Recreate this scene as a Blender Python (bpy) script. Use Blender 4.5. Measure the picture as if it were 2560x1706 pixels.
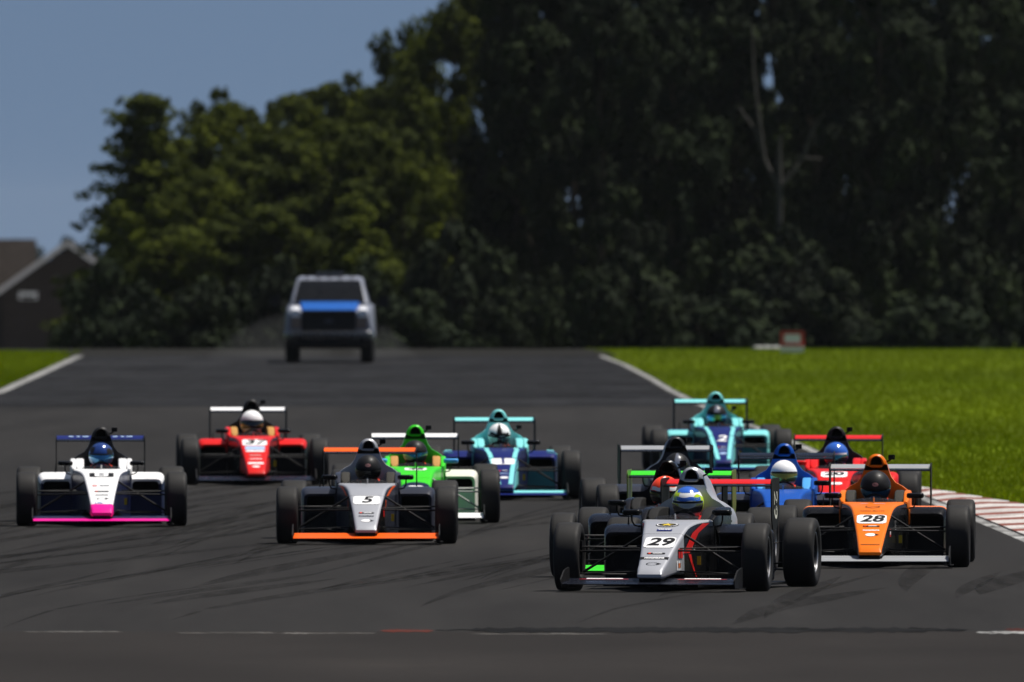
import bpy, bmesh, math, random
import numpy as np
from mathutils import Vector, Matrix

random.seed(7); rng = np.random.default_rng(7)
for o in list(bpy.data.objects): bpy.data.objects.remove(o)
scene = bpy.context.scene
C = scene.collection

# ------------------------------------------------------------------ camera, sky, sun, exposure
F_PX, CX, HY, CAM_H = 40000.0, 1280.0, 564.0, 3.1      # long telephoto, pixels of the 2560 px wide photograph
cam_data = bpy.data.cameras.new('camera')
cam = bpy.data.objects.new('camera', cam_data); C.objects.link(cam)
cam.location = (0, 0, CAM_H); cam.rotation_euler = (math.pi/2, 0, 0)
cam_data.sensor_width = 36.0; cam_data.lens = F_PX/2560*36.0
cam_data.shift_y = -(853.0-HY)/2560
cam_data.clip_start = 1.0; cam_data.clip_end = 20000
cam_data.dof.use_dof = True; cam_data.dof.focus_distance = 134.0; cam_data.dof.aperture_fstop = 6.8
scene.camera = cam

SUN = Vector((0.34, 0.16, 0.92)).normalized()
SUN_EL = math.asin(SUN.z); SUN_AZ = math.atan2(SUN.x, SUN.y)
world = bpy.data.worlds.new('World'); scene.world = world; world.use_nodes = True
wn = world.node_tree; bg = wn.nodes['Background']
sky = wn.nodes.new('ShaderNodeTexSky'); sky.sky_type = 'NISHITA'; sky.sun_disc = False
sky.sun_elevation = SUN_EL; sky.sun_rotation = SUN_AZ; sky.air_density = 1.0; sky.dust_density = 0.9; sky.ozone_density = 1.5
wtc = wn.nodes.new('ShaderNodeTexCoord'); wmp = wn.nodes.new('ShaderNodeMapping'); wmp.inputs['Location'].default_value = (0, 0, 0.26)   # the air is clear and deep blue down to the hilltop
wn.links.new(wtc.outputs['Generated'], wmp.inputs['Vector']); wn.links.new(wmp.outputs[0], sky.inputs[0])
wn.links.new(sky.outputs[0], bg.inputs[0]); bg.inputs[1].default_value = 0.05
sd = bpy.data.lights.new('sun', 'SUN'); sd.energy = 5.0; sd.angle = math.radians(0.5); sd.color = (1.0, 0.95, 0.88)
sun = bpy.data.objects.new('sun', sd); C.objects.link(sun); sun.location = (40, 60, 120)
sun.rotation_euler = (-SUN).to_track_quat('-Z', 'Y').to_euler()
vs = scene.view_settings; vs.view_transform = 'Standard'; vs.look = 'None'; vs.gamma = 1.0; vs.exposure = 0.3
vs.use_curve_mapping = False
scene.render.resolution_x = 1024; scene.render.resolution_y = 682

# ------------------------------------------------------------------ helpers
def tag(o, label=None, cat=None, group=None, kind=None):
    if label: o['label'] = label
    if cat: o['category'] = cat
    if group: o['group'] = group
    if kind: o['kind'] = kind
    return o
def empty(name, loc, rot=(0, 0, 0), parent=None):
    o = bpy.data.objects.new(name, None); C.objects.link(o); o.location = loc; o.rotation_euler = rot
    o.empty_display_size = 0.2
    if parent: o.parent = parent
    return o
MATS = {}
def nd(nt, typ, **kw):
    n = nt.nodes.new(typ)
    for k, v in kw.items():
        if k in n.inputs: n.inputs[k].default_value = v
        else: setattr(n, k, v)
    return n
def paint(name, col, rough=0.32, metal=0.0, coat=0.06, var=0.12, scale=6.0, dirt=0.08):
    """paint with slight mottling, road dirt and uneven gloss"""
    if name in MATS: return MATS[name]
    m = bpy.data.materials.new(name); m.use_nodes = True; nt = m.node_tree
    b = nt.nodes['Principled BSDF']
    tc = nd(nt, 'ShaderNodeTexCoord'); no = nd(nt, 'ShaderNodeTexNoise', Scale=scale, Detail=5.0)
    nt.links.new(tc.outputs['Object'], no.inputs['Vector'])
    mx = nd(nt, 'ShaderNodeMix', data_type='RGBA')
    c = list(col)+[1]
    d = [x*(1-var)+0.05*dirt for x in col]+[1]
    mx.inputs['A'].default_value = c; mx.inputs['B'].default_value = d
    nt.links.new(no.outputs['Fac'], mx.inputs['Factor']); nt.links.new(mx.outputs['Result'], b.inputs['Base Color'])
    mr = nd(nt, 'ShaderNodeMapRange'); mr.inputs['To Min'].default_value = rough*0.75; mr.inputs['To Max'].default_value = min(1, rough*1.35)
    nt.links.new(no.outputs['Fac'], mr.inputs['Value']); nt.links.new(mr.outputs['Result'], b.inputs['Roughness'])
    b.inputs['Metallic'].default_value = metal
    b.inputs['Specular IOR Level'].default_value = (.12 if max(col) < .02 else .14) if rough > .2 else .5; b.inputs['Coat Weight'].default_value = coat*(.3 if rough > .2 else 1); b.inputs['Coat Roughness'].default_value = 0.15
    MATS[name] = m; return m
def ramp(nt, stops):
    r = nd(nt, 'ShaderNodeValToRGB'); e = r.color_ramp.elements
    while len(e) < len(stops): e.new(0.5)
    for q, (p, c) in zip(e, stops): q.position = p; q.color = (*c, 1)
    return r

class MB:
    def __init__(s): s.v = []; s.f = []; s.m = []
    def add(s, verts, faces, mi=0):
        n = len(s.v); s.v += [tuple(p) for p in verts]
        for f in faces: s.f.append(tuple(i+n for i in f)); s.m.append(mi)
        return s
    def box(s, x0, x1, y0, y1, z0, z1, mi=0):
        v = [(x, y, z) for z in (z0, z1) for y in (y0, y1) for x in (x0, x1)]
        return s.add(v, [(0,2,3,1),(4,5,7,6),(0,1,5,4),(2,6,7,3),(0,4,6,2),(1,3,7,5)], mi)
    def loft(s, secs, cap0=True, cap1=True, mi=0, closed=True, fn=None):
        n = len(secs[0]); base = len(s.v)
        for q in secs: s.v += [tuple(p) for p in q]
        def push(f):
            c = np.mean([s.v[i] for i in f], axis=0); s.f.append(f); s.m.append(fn(c, f) if fn else mi)
        for i in range(len(secs)-1):
            for j in range(n if closed else n-1):
                k = (j+1) % n
                push((base+i*n+j, base+i*n+k, base+(i+1)*n+k, base+(i+1)*n+j))
        if cap0: push(tuple(base+j for j in range(n))[::-1])
        if cap1: push(tuple(base+(len(secs)-1)*n+j for j in range(n)))
        return s
    def tube(s, a, b, r0, r1=None, n=8, sq=1.0, mi=0):
        a, b = Vector(a), Vector(b); d = (b-a).normalized(); r1 = r0 if r1 is None else r1
        u = d.cross(Vector((0, 0, 1)) if abs(d.z) < .9 else Vector((0, 1, 0))).normalized(); w = d.cross(u)
        ring = lambda p, r: [p+(u*math.cos(t)+w*math.sin(t)*sq)*r for t in [2*math.pi*k/n for k in range(n)]]
        return s.loft([ring(a, r0), ring(b, r1)], mi=mi)
    def path(s, pts, rad, n=6, mi=0):
        pts = [Vector(p) for p in pts]; secs = []
        for i, p in enumerate(pts):
            d = (pts[min(i+1, len(pts)-1)]-pts[max(i-1, 0)]).normalized()
            u = d.cross(Vector((0.3, 1, 0.1))).normalized(); w = d.cross(u)
            r = rad[i] if hasattr(rad, '__len__') else rad
            secs.append([p+(u*math.cos(t)+w*math.sin(t))*r for t in [2*math.pi*k/n for k in range(n)]])
        return s.loft(secs, mi=mi)
    def lathe_x(s, prof, n=40, cx=0, mi=0, fn=None):
        secs = [[(cx+x, r*math.cos(2*math.pi*k/n), r*math.sin(2*math.pi*k/n)) for k in range(n)] for x, r in prof]
        return s.loft(secs, cap0=False, cap1=False, mi=mi, fn=fn)
    def mesh(s, name, nslots=1, smooth=35, recalc=True):
        me = bpy.data.meshes.new(name); me.from_pydata(s.v, [], s.f)
        for _ in range(nslots): me.materials.append(None)
        me.polygons.foreach_set('material_index', s.m); me.update()
        if recalc:
            bm = bmesh.new(); bm.from_mesh(me); bmesh.ops.recalc_face_normals(bm, faces=bm.faces); bm.to_mesh(me); bm.free()
        if smooth:
            me.polygons.foreach_set('use_smooth', [True]*len(me.polygons)); me.set_sharp_from_angle(angle=math.radians(smooth))
        return me
def link(name, me, mats, parent=None, loc=(0, 0, 0), rot=(0, 0, 0), scale=None):
    o = bpy.data.objects.new(name, me); C.objects.link(o)
    if not isinstance(mats, (list, tuple)): mats = [mats]
    for i, m in enumerate(mats):
        if i < len(o.material_slots):
            o.material_slots[i].link = 'OBJECT'; o.material_slots[i].material = m
    o.location = loc; o.rotation_euler = rot
    if scale is not None: o.scale = scale if hasattr(scale, '__len__') else (scale,)*3
    if parent: o.parent = parent
    return o
def fillet(poly, r, n=3):
    out = []; N = len(poly)
    for i in range(N):
        p = Vector(poly[i]); a = Vector(poly[i-1])-p; b = Vector(poly[(i+1) % N])-p
        ri = r[i] if hasattr(r, '__len__') else r
        ri = min(ri, a.length*.49, b.length*.49); A = p+a.normalized()*ri; B = p+b.normalized()*ri
        for k in range(n+1):
            t = k/n; out.append(tuple(A*(1-t)**2+p*2*t*(1-t)+B*t*t))
    return out
def smooth_curve(xs, ys, q):
    """Catmull-Rom style smooth resample"""
    xs = np.array(xs, float); ys = np.array(ys, float); m = np.gradient(ys, xs); q = np.array(q)
    i = np.clip(np.searchsorted(xs, q)-1, 0, len(xs)-2); h = xs[i+1]-xs[i]; t = (q-xs[i])/h
    return ((2*t**3-3*t**2+1)*ys[i]+(t**3-2*t**2+t)*h*m[i]+(-2*t**3+3*t**2)*ys[i+1]+(t**3-t**2)*h*m[i+1])

# ------------------------------------------------------------------ terrain
def gz(d):
    if d < 120: return 0.2
    if d < 135: return 0.2-(d-120)*0.0085
    if d < 155: t = (d-135)/20; return 0.0725*(1-t)**2
    if d < 395: return 0.0
    return -0.0095*(d-395)*min(1, (d-395)/30+.15) if d < 2600 else -0.0095*2205
def ground_at(px, py):
    d = 150.0
    for _ in range(60): d = F_PX*(CAM_H-gz(d))/(py-HY)
    return (px-CX)*d/F_PX, d
def at(px, py, d):
    return Vector(((px-CX)*d/F_PX, d, CAM_H-(py-HY)*d/F_PX))
STN = sorted(set([-400, -200, -50, 0, 40, 70, 90] + list(range(100, 440, 3)) + [120, 135, 155, 395, 398, 405, 415, 440, 480, 520, 600, 700, 800, 900, 1000, 1300, 1700, 2200, 2600, 4000, 6500, 9000]))
def sheet(name, mat, lf, rf, y0, y1, dz, xs=None, kind='structure'):
    """strip of ground between left edge lf(y) and right edge rf(y), lying dz above the terrain"""
    ys = [y for y in STN if y0 < y < y1]; ys = [y0]+ys+[y1]; n = xs or 2
    zi = lambda y: float(np.interp(y, STN, [gz(s) for s in STN]))
    v = []; f = []
    for y in ys:
        a, b = lf(y), rf(y); z = zi(y)+dz
        v += [(a+(b-a)*k/(n-1), y, z) for k in range(n)]
    for i in range(len(ys)-1):
        for k in range(n-1): f.append((i*n+k, i*n+k+1, (i+1)*n+k+1, (i+1)*n+k))
    me = MB().add(v, f).mesh(name, 1, 0, False); o = link(name, me, mat); tag(o, kind=kind); return o
R_Y = [-400, 100, 159, 172, 185, 205, 218, 236, 252, 280, 299, 324, 354, 389, 405, 420]; R_X = [7.0, 5.9, 5.1, 4.9, 4.66, 4.42, 4.22, 3.98, 3.66, 3.27, 3.06, 2.88, 2.58, 2.04, 1.7, 1.3]
L_Y = [-400, 100, 200, 294, 339, 393, 398, 420]; L_X = [-14, -13.0, -11.6, -9.6, -10.0, -10.5, -14, -70]
redge = lambda y: float(np.interp(y, R_Y, R_X)); ledge = lambda y: float(np.interp(y, L_Y, L_X))

def ground_mat(name, stops, scale, detail=8, rough=0.95, bump=0.3, fine=60.0, mapping=(1, 1, 1), big=None):
    m = bpy.data.materials.new(name); m.use_nodes = True; nt = m.node_tree; b = nt.nodes['Principled BSDF']
    tc = nd(nt, 'ShaderNodeTexCoord'); mp = nd(nt, 'ShaderNodeMapping'); mp.inputs['Scale'].default_value = mapping
    nt.links.new(tc.outputs['Object'], mp.inputs['Vector'])
    n1 = nd(nt, 'ShaderNodeTexNoise', Scale=scale, Detail=float(detail), Roughness=0.65); nt.links.new(mp.outputs[0], n1.inputs['Vector'])
    r = ramp(nt, stops); nt.links.new(n1.outputs['Fac'], r.inputs['Fac'])
    n2 = nd(nt, 'ShaderNodeTexNoise', Scale=fine, Detail=4.0); nt.links.new(tc.outputs['Object'], n2.inputs['Vector'])
    mr = nd(nt, 'ShaderNodeMapRange'); mr.inputs['From Min'].default_value = .3; mr.inputs['From Max'].default_value = .7
    mr.inputs['To Min'].default_value = .7; mr.inputs['To Max'].default_value = 1.3; nt.links.new(n2.outputs['Fac'], mr.inputs['Value'])
    mu = nd(nt, 'ShaderNodeMix', data_type='RGBA', blend_type='MULTIPLY'); mu.inputs['Factor'].default_value = 1.0
    nt.links.new(r.outputs[0], mu.inputs['A']); nt.links.new(mr.outputs[0], mu.inputs['B'])
    last = mu.outputs['Result']
    if big:
        sc, lo, hi, mps = big
        mp2 = nd(nt, 'ShaderNodeMapping'); mp2.inputs['Scale'].default_value = mps; nt.links.new(tc.outputs['Object'], mp2.inputs['Vector'])
        n3 = nd(nt, 'ShaderNodeTexNoise', Scale=sc, Detail=3.0); nt.links.new(mp2.outputs[0], n3.inputs['Vector'])
        m3 = nd(nt, 'ShaderNodeMapRange'); m3.inputs['From Min'].default_value = .35; m3.inputs['From Max'].default_value = .65
        m3.inputs['To Min'].default_value = lo; m3.inputs['To Max'].default_value = hi; nt.links.new(n3.outputs['Fac'], m3.inputs['Value'])
        mv = nd(nt, 'ShaderNodeMix', data_type='RGBA', blend_type='MULTIPLY'); mv.inputs['Factor'].default_value = 1.0
        nt.links.new(last, mv.inputs['A']); nt.links.new(m3.outputs[0], mv.inputs['B']); last = mv.outputs['Result']
    nt.links.new(last, b.inputs['Base Color']); b.inputs['Roughness'].default_value = rough
    b.inputs['Specular IOR Level'].default_value = 0.05
    bp = nd(nt, 'ShaderNodeBump', Strength=bump, Distance=0.02); nt.links.new(n2.outputs['Fac'], bp.inputs['Height']); nt.links.new(bp.outputs[0], b.inputs['Normal'])
    return m
def wispy(m, sc=(3, .12, 1), lo=.35, hi=.75, top=.8):
    nt = m.node_tree; out = nt.nodes['Material Output']; b = nt.nodes['Principled BSDF']
    tc = nd(nt, 'ShaderNodeTexCoord'); mp = nd(nt, 'ShaderNodeMapping'); mp.inputs['Scale'].default_value = sc; nt.links.new(tc.outputs['Object'], mp.inputs['Vector'])
    n = nd(nt, 'ShaderNodeTexNoise', Scale=2.0, Detail=6.0, Roughness=.7); nt.links.new(mp.outputs[0], n.inputs['Vector'])
    mr = nd(nt, 'ShaderNodeMapRange'); mr.inputs['From Min'].default_value = lo; mr.inputs['From Max'].default_value = hi; mr.inputs['To Max'].default_value = top; nt.links.new(n.outputs['Fac'], mr.inputs['Value'])
    tr = nd(nt, 'ShaderNodeBsdfTransparent'); mx = nd(nt, 'ShaderNodeMixShader'); nt.links.new(mr.outputs[0], mx.inputs[0]); nt.links.new(tr.outputs[0], mx.inputs[1]); nt.links.new(b.outputs[0], mx.inputs[2]); nt.links.new(mx.outputs[0], out.inputs[0])
M_GRASS = ground_mat('mown_grass', [(.3, (.066, .098, .001)), (.55, (.09, .126, .001)), (.75, (.115, .15, .002))], 0.3, bump=.35, fine=25, big=(0.035, .42, 1.3, (.5, 1, 1)))
M_ASPH = ground_mat('asphalt', [(.3, (.018, .0173, .0167)), (.6, (.0235, .0225, .0216)), (.8, (.031, .0293, .028))], 1.0, bump=.25, fine=90, rough=.9, mapping=(1.3, .06, 1), big=(.3, .85, 1.15, (1, .1, 1)))
M_OLD = ground_mat('old_asphalt', [(.3, (.0175, .0158, .0145)), (.6, (.022, .0198, .0182)), (.8, (.029, .026, .0235))], .6, bump=.3, fine=60, rough=.9, mapping=(.6, .25, 1), big=(.2, .85, 1.12, (1, .3, 1)))
M_WLINE = ground_mat('worn_white_line', [(.3, (.08, .08, .078)), (.5, (.22, .22, .215)), (.7, (.45, .45, .44))], 1.2, bump=.2, fine=40, mapping=(2, .5, 1))
wispy(M_WLINE, (4, .5, 1), .25, .5, 1.0)
M_TAR = ground_mat('tar_patch', [(.3, (.006, .006, .006)), (.6, (.012, .012, .012)), (.8, (.02, .02, .02))], 2, bump=.5, fine=40)
M_RUB = ground_mat('tyre_rubber', [(.3, (.012, .0116, .0112)), (.7, (.017, .0165, .016))], 1.5, bump=.2, fine=60, mapping=(1, .1, 1))
M_REDP = ground_mat('worn_red_paint', [(.3, (.10, .02, .012)), (.7, (.28, .045, .025))], 2, bump=.2, fine=40)

sheet('ground', M_GRASS, lambda y: -2500, lambda y: 2500, -400, 6500, 0.0, xs=41)
sheet('race_track', M_ASPH, ledge, redge, 113.5, 420, 0.02, xs=9)
sheet('old_pavement', M_OLD, lambda y: -14, lambda y: 8, -400, 113.5, 0.02, xs=5)
M_SHADE = ground_mat('painted_shade', [(.3, (.010, .010, .009)), (.7, (.018, .017, .014))], .8, bump=.4, fine=20)
M_NEWT = ground_mat('resurfaced_asphalt', [(.3, (.0125, .0128, .0138)), (.6, (.0165, .0168, .018)), (.8, (.021, .021, .022))], 1.0, bump=.25, fine=60, mapping=(1, .05, 1), big=(.25, .75, 1.3, (.2, .35, 1)))
wispy(M_NEWT, (.3, .12, 1), .22, .5, 1.0)
sheet('resurfaced_track', M_NEWT, lambda y: ledge(y)+.3, lambda y: redge(y)-.26, 272, 379, 0.0222, xs=5)
sheet('far_shade', M_SHADE, lambda y: ledge(y)-.3, lambda y: redge(y)+.3, 378, 420, 0.024, xs=5)  # dark sheet painting the trees' shade over the far end of the track
# painted edge lines, worn
sheet('edge_line', M_WLINE, lambda y: ledge(y)+.05, lambda y: ledge(y)+.25, 200, 393, 0.0225)
sheet('edge_line', M_WLINE, lambda y: redge(y)-.17, lambda y: redge(y)-.04, 114, 400, 0.0225)
# near edge: broken white line, tar strip, scrap of red paint
def patch(name, mat, x0, x1, ya, yb, dz, jag=0.15, n=40):
    v = []; f = []
    for k in range(n+1):
        x = x0+(x1-x0)*k/n; e = min(1, 8*k/n, 8*(n-k)/n)
        c = (ya+yb)/2; h = (yb-ya)/2*e
        for s in (-1, 1):
            y = c+s*(h+(random.uniform(-jag, jag) if 0 < k < n else 0))
            v.append((x, y, float(np.interp(y, STN, [gz(q) for q in STN]))+dz))
    for k in range(n): f.append((2*k, 2*k+2, 2*k+3, 2*k+1))
    o = link(name, MB().add(v, f).mesh(name, 1, 0, False), mat); tag(o, kind='structure'); return o
def gx(px, d): return (px-CX)*d/F_PX
wispy(M_TAR, (1.0, .8, 1), .15, .45, 1.0)
M_WFRAG = ground_mat('faded_white_line', [(.3, (.10, .098, .09)), (.6, (.3, .29, .27))], 1.2, bump=.2, fine=40, mapping=(2, .5, 1))
wispy(M_WFRAG, (1.1, 3, 1), .38, .75, .8); wispy(M_REDP, (1.5, 2, 1), .35, .75, .7)
patch('tar_strip', M_TAR, gx(1085, 113.5), gx(2440, 113.5), 113.2, 114.5, .0228, .3, 90)
for a, b, d in ((40, 310, 113.3), (430, 700, 113.0), (690, 940, 112.9), (1170, 1530, 112.7)):
    patch('edge_line', M_WFRAG, gx(a, d), gx(b, d), d-.14, d+.14, .0228, .08, 30)
patch('kerb_paint', M_REDP, gx(950, 113.6), gx(1085, 113.6), 113.2, 114.0, .0228, .15, 16)
patch('kerb_paint', M_WLINE, gx(2440, 113), gx(2620, 113), 112.8, 113.4, .0228, .15, 16)
patch('kerb_paint', M_REDP, gx(2520, 113), gx(2620, 113), 113.45, 114.2, .0228, .1, 12)
# rubber laid by sliding tyres: wispy, flush with the surface
wispy(M_RUB, (2.5, .10, 1), .30, .85, .7)
for k in range(130):
    x0 = random.uniform(-9, 4.5); y0 = random.uniform(114, 165); ln = random.uniform(14, 50); cv = random.uniform(.0004, .0022); w = random.choice((.08, .1, .14, .18, .24, .34)); sl = random.uniform(.015, .08)
    n = 24; v = []; f = []
    for i in range(n+1):
        t = i/n; y = y0+ln*t; x = x0+sl*ln*t+cv*(ln*t)**2; ww = w*math.sin(math.pi*min(1, max(0, t*.98+.01)))
        z = float(np.interp(y, STN, [gz(q) for q in STN]))+.0206+.00002*k
        v += [(x-ww/2, y, z), (x+ww/2, y, z)]
    if max(p[0] for p in v) > redge(y0+ln)-.4: continue
    for i in range(n): f.append((2*i, 2*i+1, 2*i+3, 2*i+2))
    tag(link('skid_mark', MB().add(v, f).mesh('skid_mark', 1, 0, False), M_RUB), kind='structure')
# kerb: ripple blocks, red and white, widening towards the camera
kerb = empty('kerb', (5.0, 175, 0)); tag(kerb, kind='structure')
def kw(y): return float(np.interp(y, [110, 160, 172, 187], [1.7, 1.45, .95, .12]))
yk = 187.0; k = 0
M_KW = ground_mat('kerb_white', [(.3, (.22, .20, .19)), (.55, (.48, .45, .43)), (.75, (.62, .6, .57))], 1.5, bump=.3, fine=30)
M_KR = ground_mat('kerb_red', [(.3, (.11, .05, .04)), (.55, (.2, .07, .055)), (.75, (.32, .15, .13))], 1.5, bump=.3, fine=30)
while yk > 132:
    ln = 1.75 if k % 2 == 0 else 1.15
    m = MB(); y1 = yk; y0 = yk-ln; secs = []
    for y, hgt in ((y1, .004), (y1-.12, .030), (y0+.35, .036), (y0+.012, .010)):
        a = redge(y)+.0; b = a+kw(y); g = gz(y)
        secs.append([(a, y, g-.02), (a, y, g+.026), ((a+b)/2, y, g+.024+hgt), (b, y, g+.024+hgt*.9), (b, y, g-.02)])
    m.loft(secs)
    o = link('kerb_block', m.mesh('kerb_block', 1, 30), M_KW if k % 2 == 0 else M_KR); o.parent = kerb; o.matrix_parent_inverse = Matrix.Translation((-5.0, -175, 0))
    yk -= ln; k += 1

# ------------------------------------------------------------------ grass blades (cannot be counted)
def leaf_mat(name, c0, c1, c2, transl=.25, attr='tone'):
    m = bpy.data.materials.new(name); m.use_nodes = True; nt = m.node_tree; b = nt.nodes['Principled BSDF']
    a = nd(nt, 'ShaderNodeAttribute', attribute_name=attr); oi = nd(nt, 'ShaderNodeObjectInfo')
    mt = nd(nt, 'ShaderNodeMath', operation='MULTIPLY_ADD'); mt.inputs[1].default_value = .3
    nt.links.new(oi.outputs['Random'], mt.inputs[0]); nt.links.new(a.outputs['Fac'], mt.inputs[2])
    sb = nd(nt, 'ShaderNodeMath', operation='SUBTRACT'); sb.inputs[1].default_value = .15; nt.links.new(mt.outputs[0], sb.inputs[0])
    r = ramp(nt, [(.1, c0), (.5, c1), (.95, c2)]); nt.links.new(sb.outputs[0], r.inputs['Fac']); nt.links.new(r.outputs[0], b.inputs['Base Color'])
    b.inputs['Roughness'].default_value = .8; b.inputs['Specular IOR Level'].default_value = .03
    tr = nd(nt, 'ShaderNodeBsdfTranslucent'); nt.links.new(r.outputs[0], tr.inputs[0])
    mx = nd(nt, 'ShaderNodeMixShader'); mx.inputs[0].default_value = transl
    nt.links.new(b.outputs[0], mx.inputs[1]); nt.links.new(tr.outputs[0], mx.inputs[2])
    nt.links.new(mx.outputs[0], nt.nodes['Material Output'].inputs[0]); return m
def np_mesh(name, V, nper, tone):
    """V: (n, nper, 3) separate polygons with a face attribute 'tone'"""
    n = V.shape[0]; me = bpy.data.meshes.new(name)
    me.vertices.add(n*nper); me.vertices.foreach_set('co', V.reshape(-1).astype(np.float32))
    me.loops.add(n*nper); me.loops.foreach_set('vertex_index', np.arange(n*nper, dtype=np.int32))
    me.polygons.add(n); me.polygons.foreach_set('loop_start', np.arange(0, n*nper, nper, dtype=np.int32))
    at_ = me.attributes.new('tone', 'FLOAT', 'FACE'); at_.data.foreach_set('value', tone.astype(np.float32))
    me.materials.append(None); me.update(calc_edges=True); me.validate(); return me
M_BLADE = leaf_mat('grass_blade', (.085, .125, .001), (.115, .16, .001), (.15, .19, .004), .4)
def blades(name, n, xf, y0, y1, power=1.0):
    y = y0+(y1-y0)*rng.random(n)**power; lo, hi = xf(y); x = lo+(hi-lo)*rng.random(n)
    h = .035+.05*rng.random(n)**2; a = rng.random(n)*6.283; w = .008+.012*rng.random(n)
    zs = np.interp(y, STN, [gz(s) for s in STN])
    p = np.stack([x, y, zs], 1); d = np.stack([np.cos(a)*w, np.sin(a)*w, 0*w], 1)
    tip = p+np.stack([rng.normal(0, .025, n), rng.normal(0, .025, n), h], 1)
    V = np.stack([p-d, p+d, tip], 1)
    big = .5+.06*np.sin(x*.9+y*.05)+.12*np.sin(y*.07+1.3)
    tone = np.clip(big*.8+.2*rng.random(n), 0, 1)
    o = link(name, np_mesh(name, V, 3, tone), M_BLADE); tag(o, kind='stuff'); return o
ry = lambda y: np.interp(y, R_Y, R_X)
def right_field(y):
    lo = ry(y)+np.where(y < 187, np.interp(y, [110, 160, 172, 187], [1.7, 1.45, .95, .12]), 0)+.02; return lo, np.maximum(lo+.3, 1300*y/F_PX+.5)
tag(blades('grass', 60000, right_field, 150, 404, .8), 'mown green grass beside the right edge line', 'grass')
tag(blades('grass', 16000, lambda y: (-1330*y/F_PX-.5, np.interp(y, L_Y, L_X)-.02), 285, 394), 'mown green grass beside the left edge line', 'grass')

# ------------------------------------------------------------------ trees
M_BARK = ground_mat('bark', [(.3, (.03, .025, .02)), (.7, (.07, .058, .048))], 3, fine=20, bump=.6, mapping=(1, 1, .3))
M_DEADB = ground_mat('bare_bark', [(.3, (.045, .042, .04)), (.7, (.085, .08, .076))], 3, fine=20, bump=.6, mapping=(1, 1, .3))
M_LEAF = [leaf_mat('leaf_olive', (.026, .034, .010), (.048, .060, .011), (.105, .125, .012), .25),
          leaf_mat('leaf_shaded', (.014, .018, .012), (.018, .024, .013), (.026, .036, .014), .06),  # darker copy of the foliage, the wood's shade put into its colour
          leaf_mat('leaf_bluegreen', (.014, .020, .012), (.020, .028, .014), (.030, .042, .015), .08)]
def leaves(clusters, per, size, seed):
    r = np.random.default_rng(seed); Vs = []; Ts = []
    for (c, rad, tone) in clusters:
        n = int(per*np.mean(rad)**1.6)
        d = r.normal(size=(n, 3)); d /= np.linalg.norm(d, axis=1)[:, None]
        rr = .55+.5*r.random(n)**.6; p = np.array(c)+d*np.array(rad)*rr[:, None]
        nm = d+np.array([0, 0, .5])+r.normal(size=(n, 3))*.6; nm /= np.linalg.norm(nm, axis=1)[:, None]
        t = np.cross(nm, r.normal(size=(n, 3))); t /= np.linalg.norm(t, axis=1)[:, None]; b = np.cross(nm, t)
        s = size*(.6+.8*r.random(n)); t *= s[:, None]; b *= (s*.62)[:, None]
        Vs.append(np.stack([p-t, p-b*.9, p+t, p+b], 1)); Ts.append(np.clip(tone+.5*(r.random(n)-.5), 0, 1))
    return np.concatenate(Vs), np.concatenate(Ts)
def crown_broad(seed, rx=2.4, z0=1.2, z1=9.2, n=30):
    """boughs carry uneven masses of leaves; each mass is a cluster of smaller tufts"""
    r = np.random.default_rng(seed); cl = []
    for k in range(n):
        t = (k+.5)/n; z = z0+(z1-z0)*t; prof = max(.28, math.sin(math.pi*min(1, t*.72+.24))**.7)
        a = k*2.4+r.random(); q = rx*prof*(.3+.7*r.random()**.6); rad = (.55+.65*r.random())*(1.05-.3*t); tone = r.uniform(.2, .7)
        c = np.array([q*math.cos(a), q*math.sin(a), z+r.normal()*.35])
        for j in range(5):
            d = r.normal(size=3); d /= np.linalg.norm(d); cc = c+d*rad*np.array([.8, .8, .6]); rr = rad*r.uniform(.4, .75)
            cl.append((tuple(cc), (rr*1.15, rr*1.15, rr*.8), tone+r.uniform(-.1, .1)))
    return leaves(cl, 260, .135, seed)
def crown_layer(seed):
    r = np.random.default_rng(seed); cl = []
    for k in range(15):
        t = k/14; z = .5+t*9.0; reach = 3.9*(1-.74*t**2.5)*r.uniform(.74, 1.06); m = int(9-t*4)
        for j in range(m):
            a = j*6.283/m+k*.9+r.random()*.6; L = reach*r.uniform(.65, 1.05)
            for q in (.15, .42, .7, .95):
                rr = (1.0-.35*t)*(1.1-.55*q)*r.uniform(.7, 1.1); cl.append(((L*q*math.cos(a), L*q*math.sin(a), z+.35*q*(t-.2)+r.normal()*.15), (rr, rr, rr*.5), r.uniform(.2, .6)))
    cl.append(((0, 0, 9.6), (.35, .35, .5), .5)); cl.append(((.5, .2, 9.1), (.5, .4, .25), .5))
    return leaves(cl, 190, .125, seed)
def crown_bush(seed):
    r = np.random.default_rng(seed); cl = []
    for k in range(26):
        a = r.random()*6.283; q = 1.4*r.random()**.5; z = .2+2.0*r.random()*(1-q/2.4)
        cl.append(((q*math.cos(a), q*math.sin(a), z), (lambda u: (u, u, u*.75))(r.uniform(.3, .65)), r.uniform(.2, .7)))
    return leaves(cl, 420, .12, seed)
CROWN = {}
for key, gen in (('b0', lambda: crown_broad(1)), ('b1', lambda: crown_broad(2, 2.8, .9, 9.0, 34)), ('b2', lambda: crown_broad(3, 2.1, 1.4, 9.3, 28)), ('b3', lambda: crown_broad(5, 2.6, .3, 9.1, 36)),
                 ('l0', lambda: crown_layer(4)), ('s0', lambda: crown_bush(6)), ('s1', lambda: crown_bush(9))):
    V, T = gen(); CROWN[key] = np_mesh('crown_'+key, V, 4, T)
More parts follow.
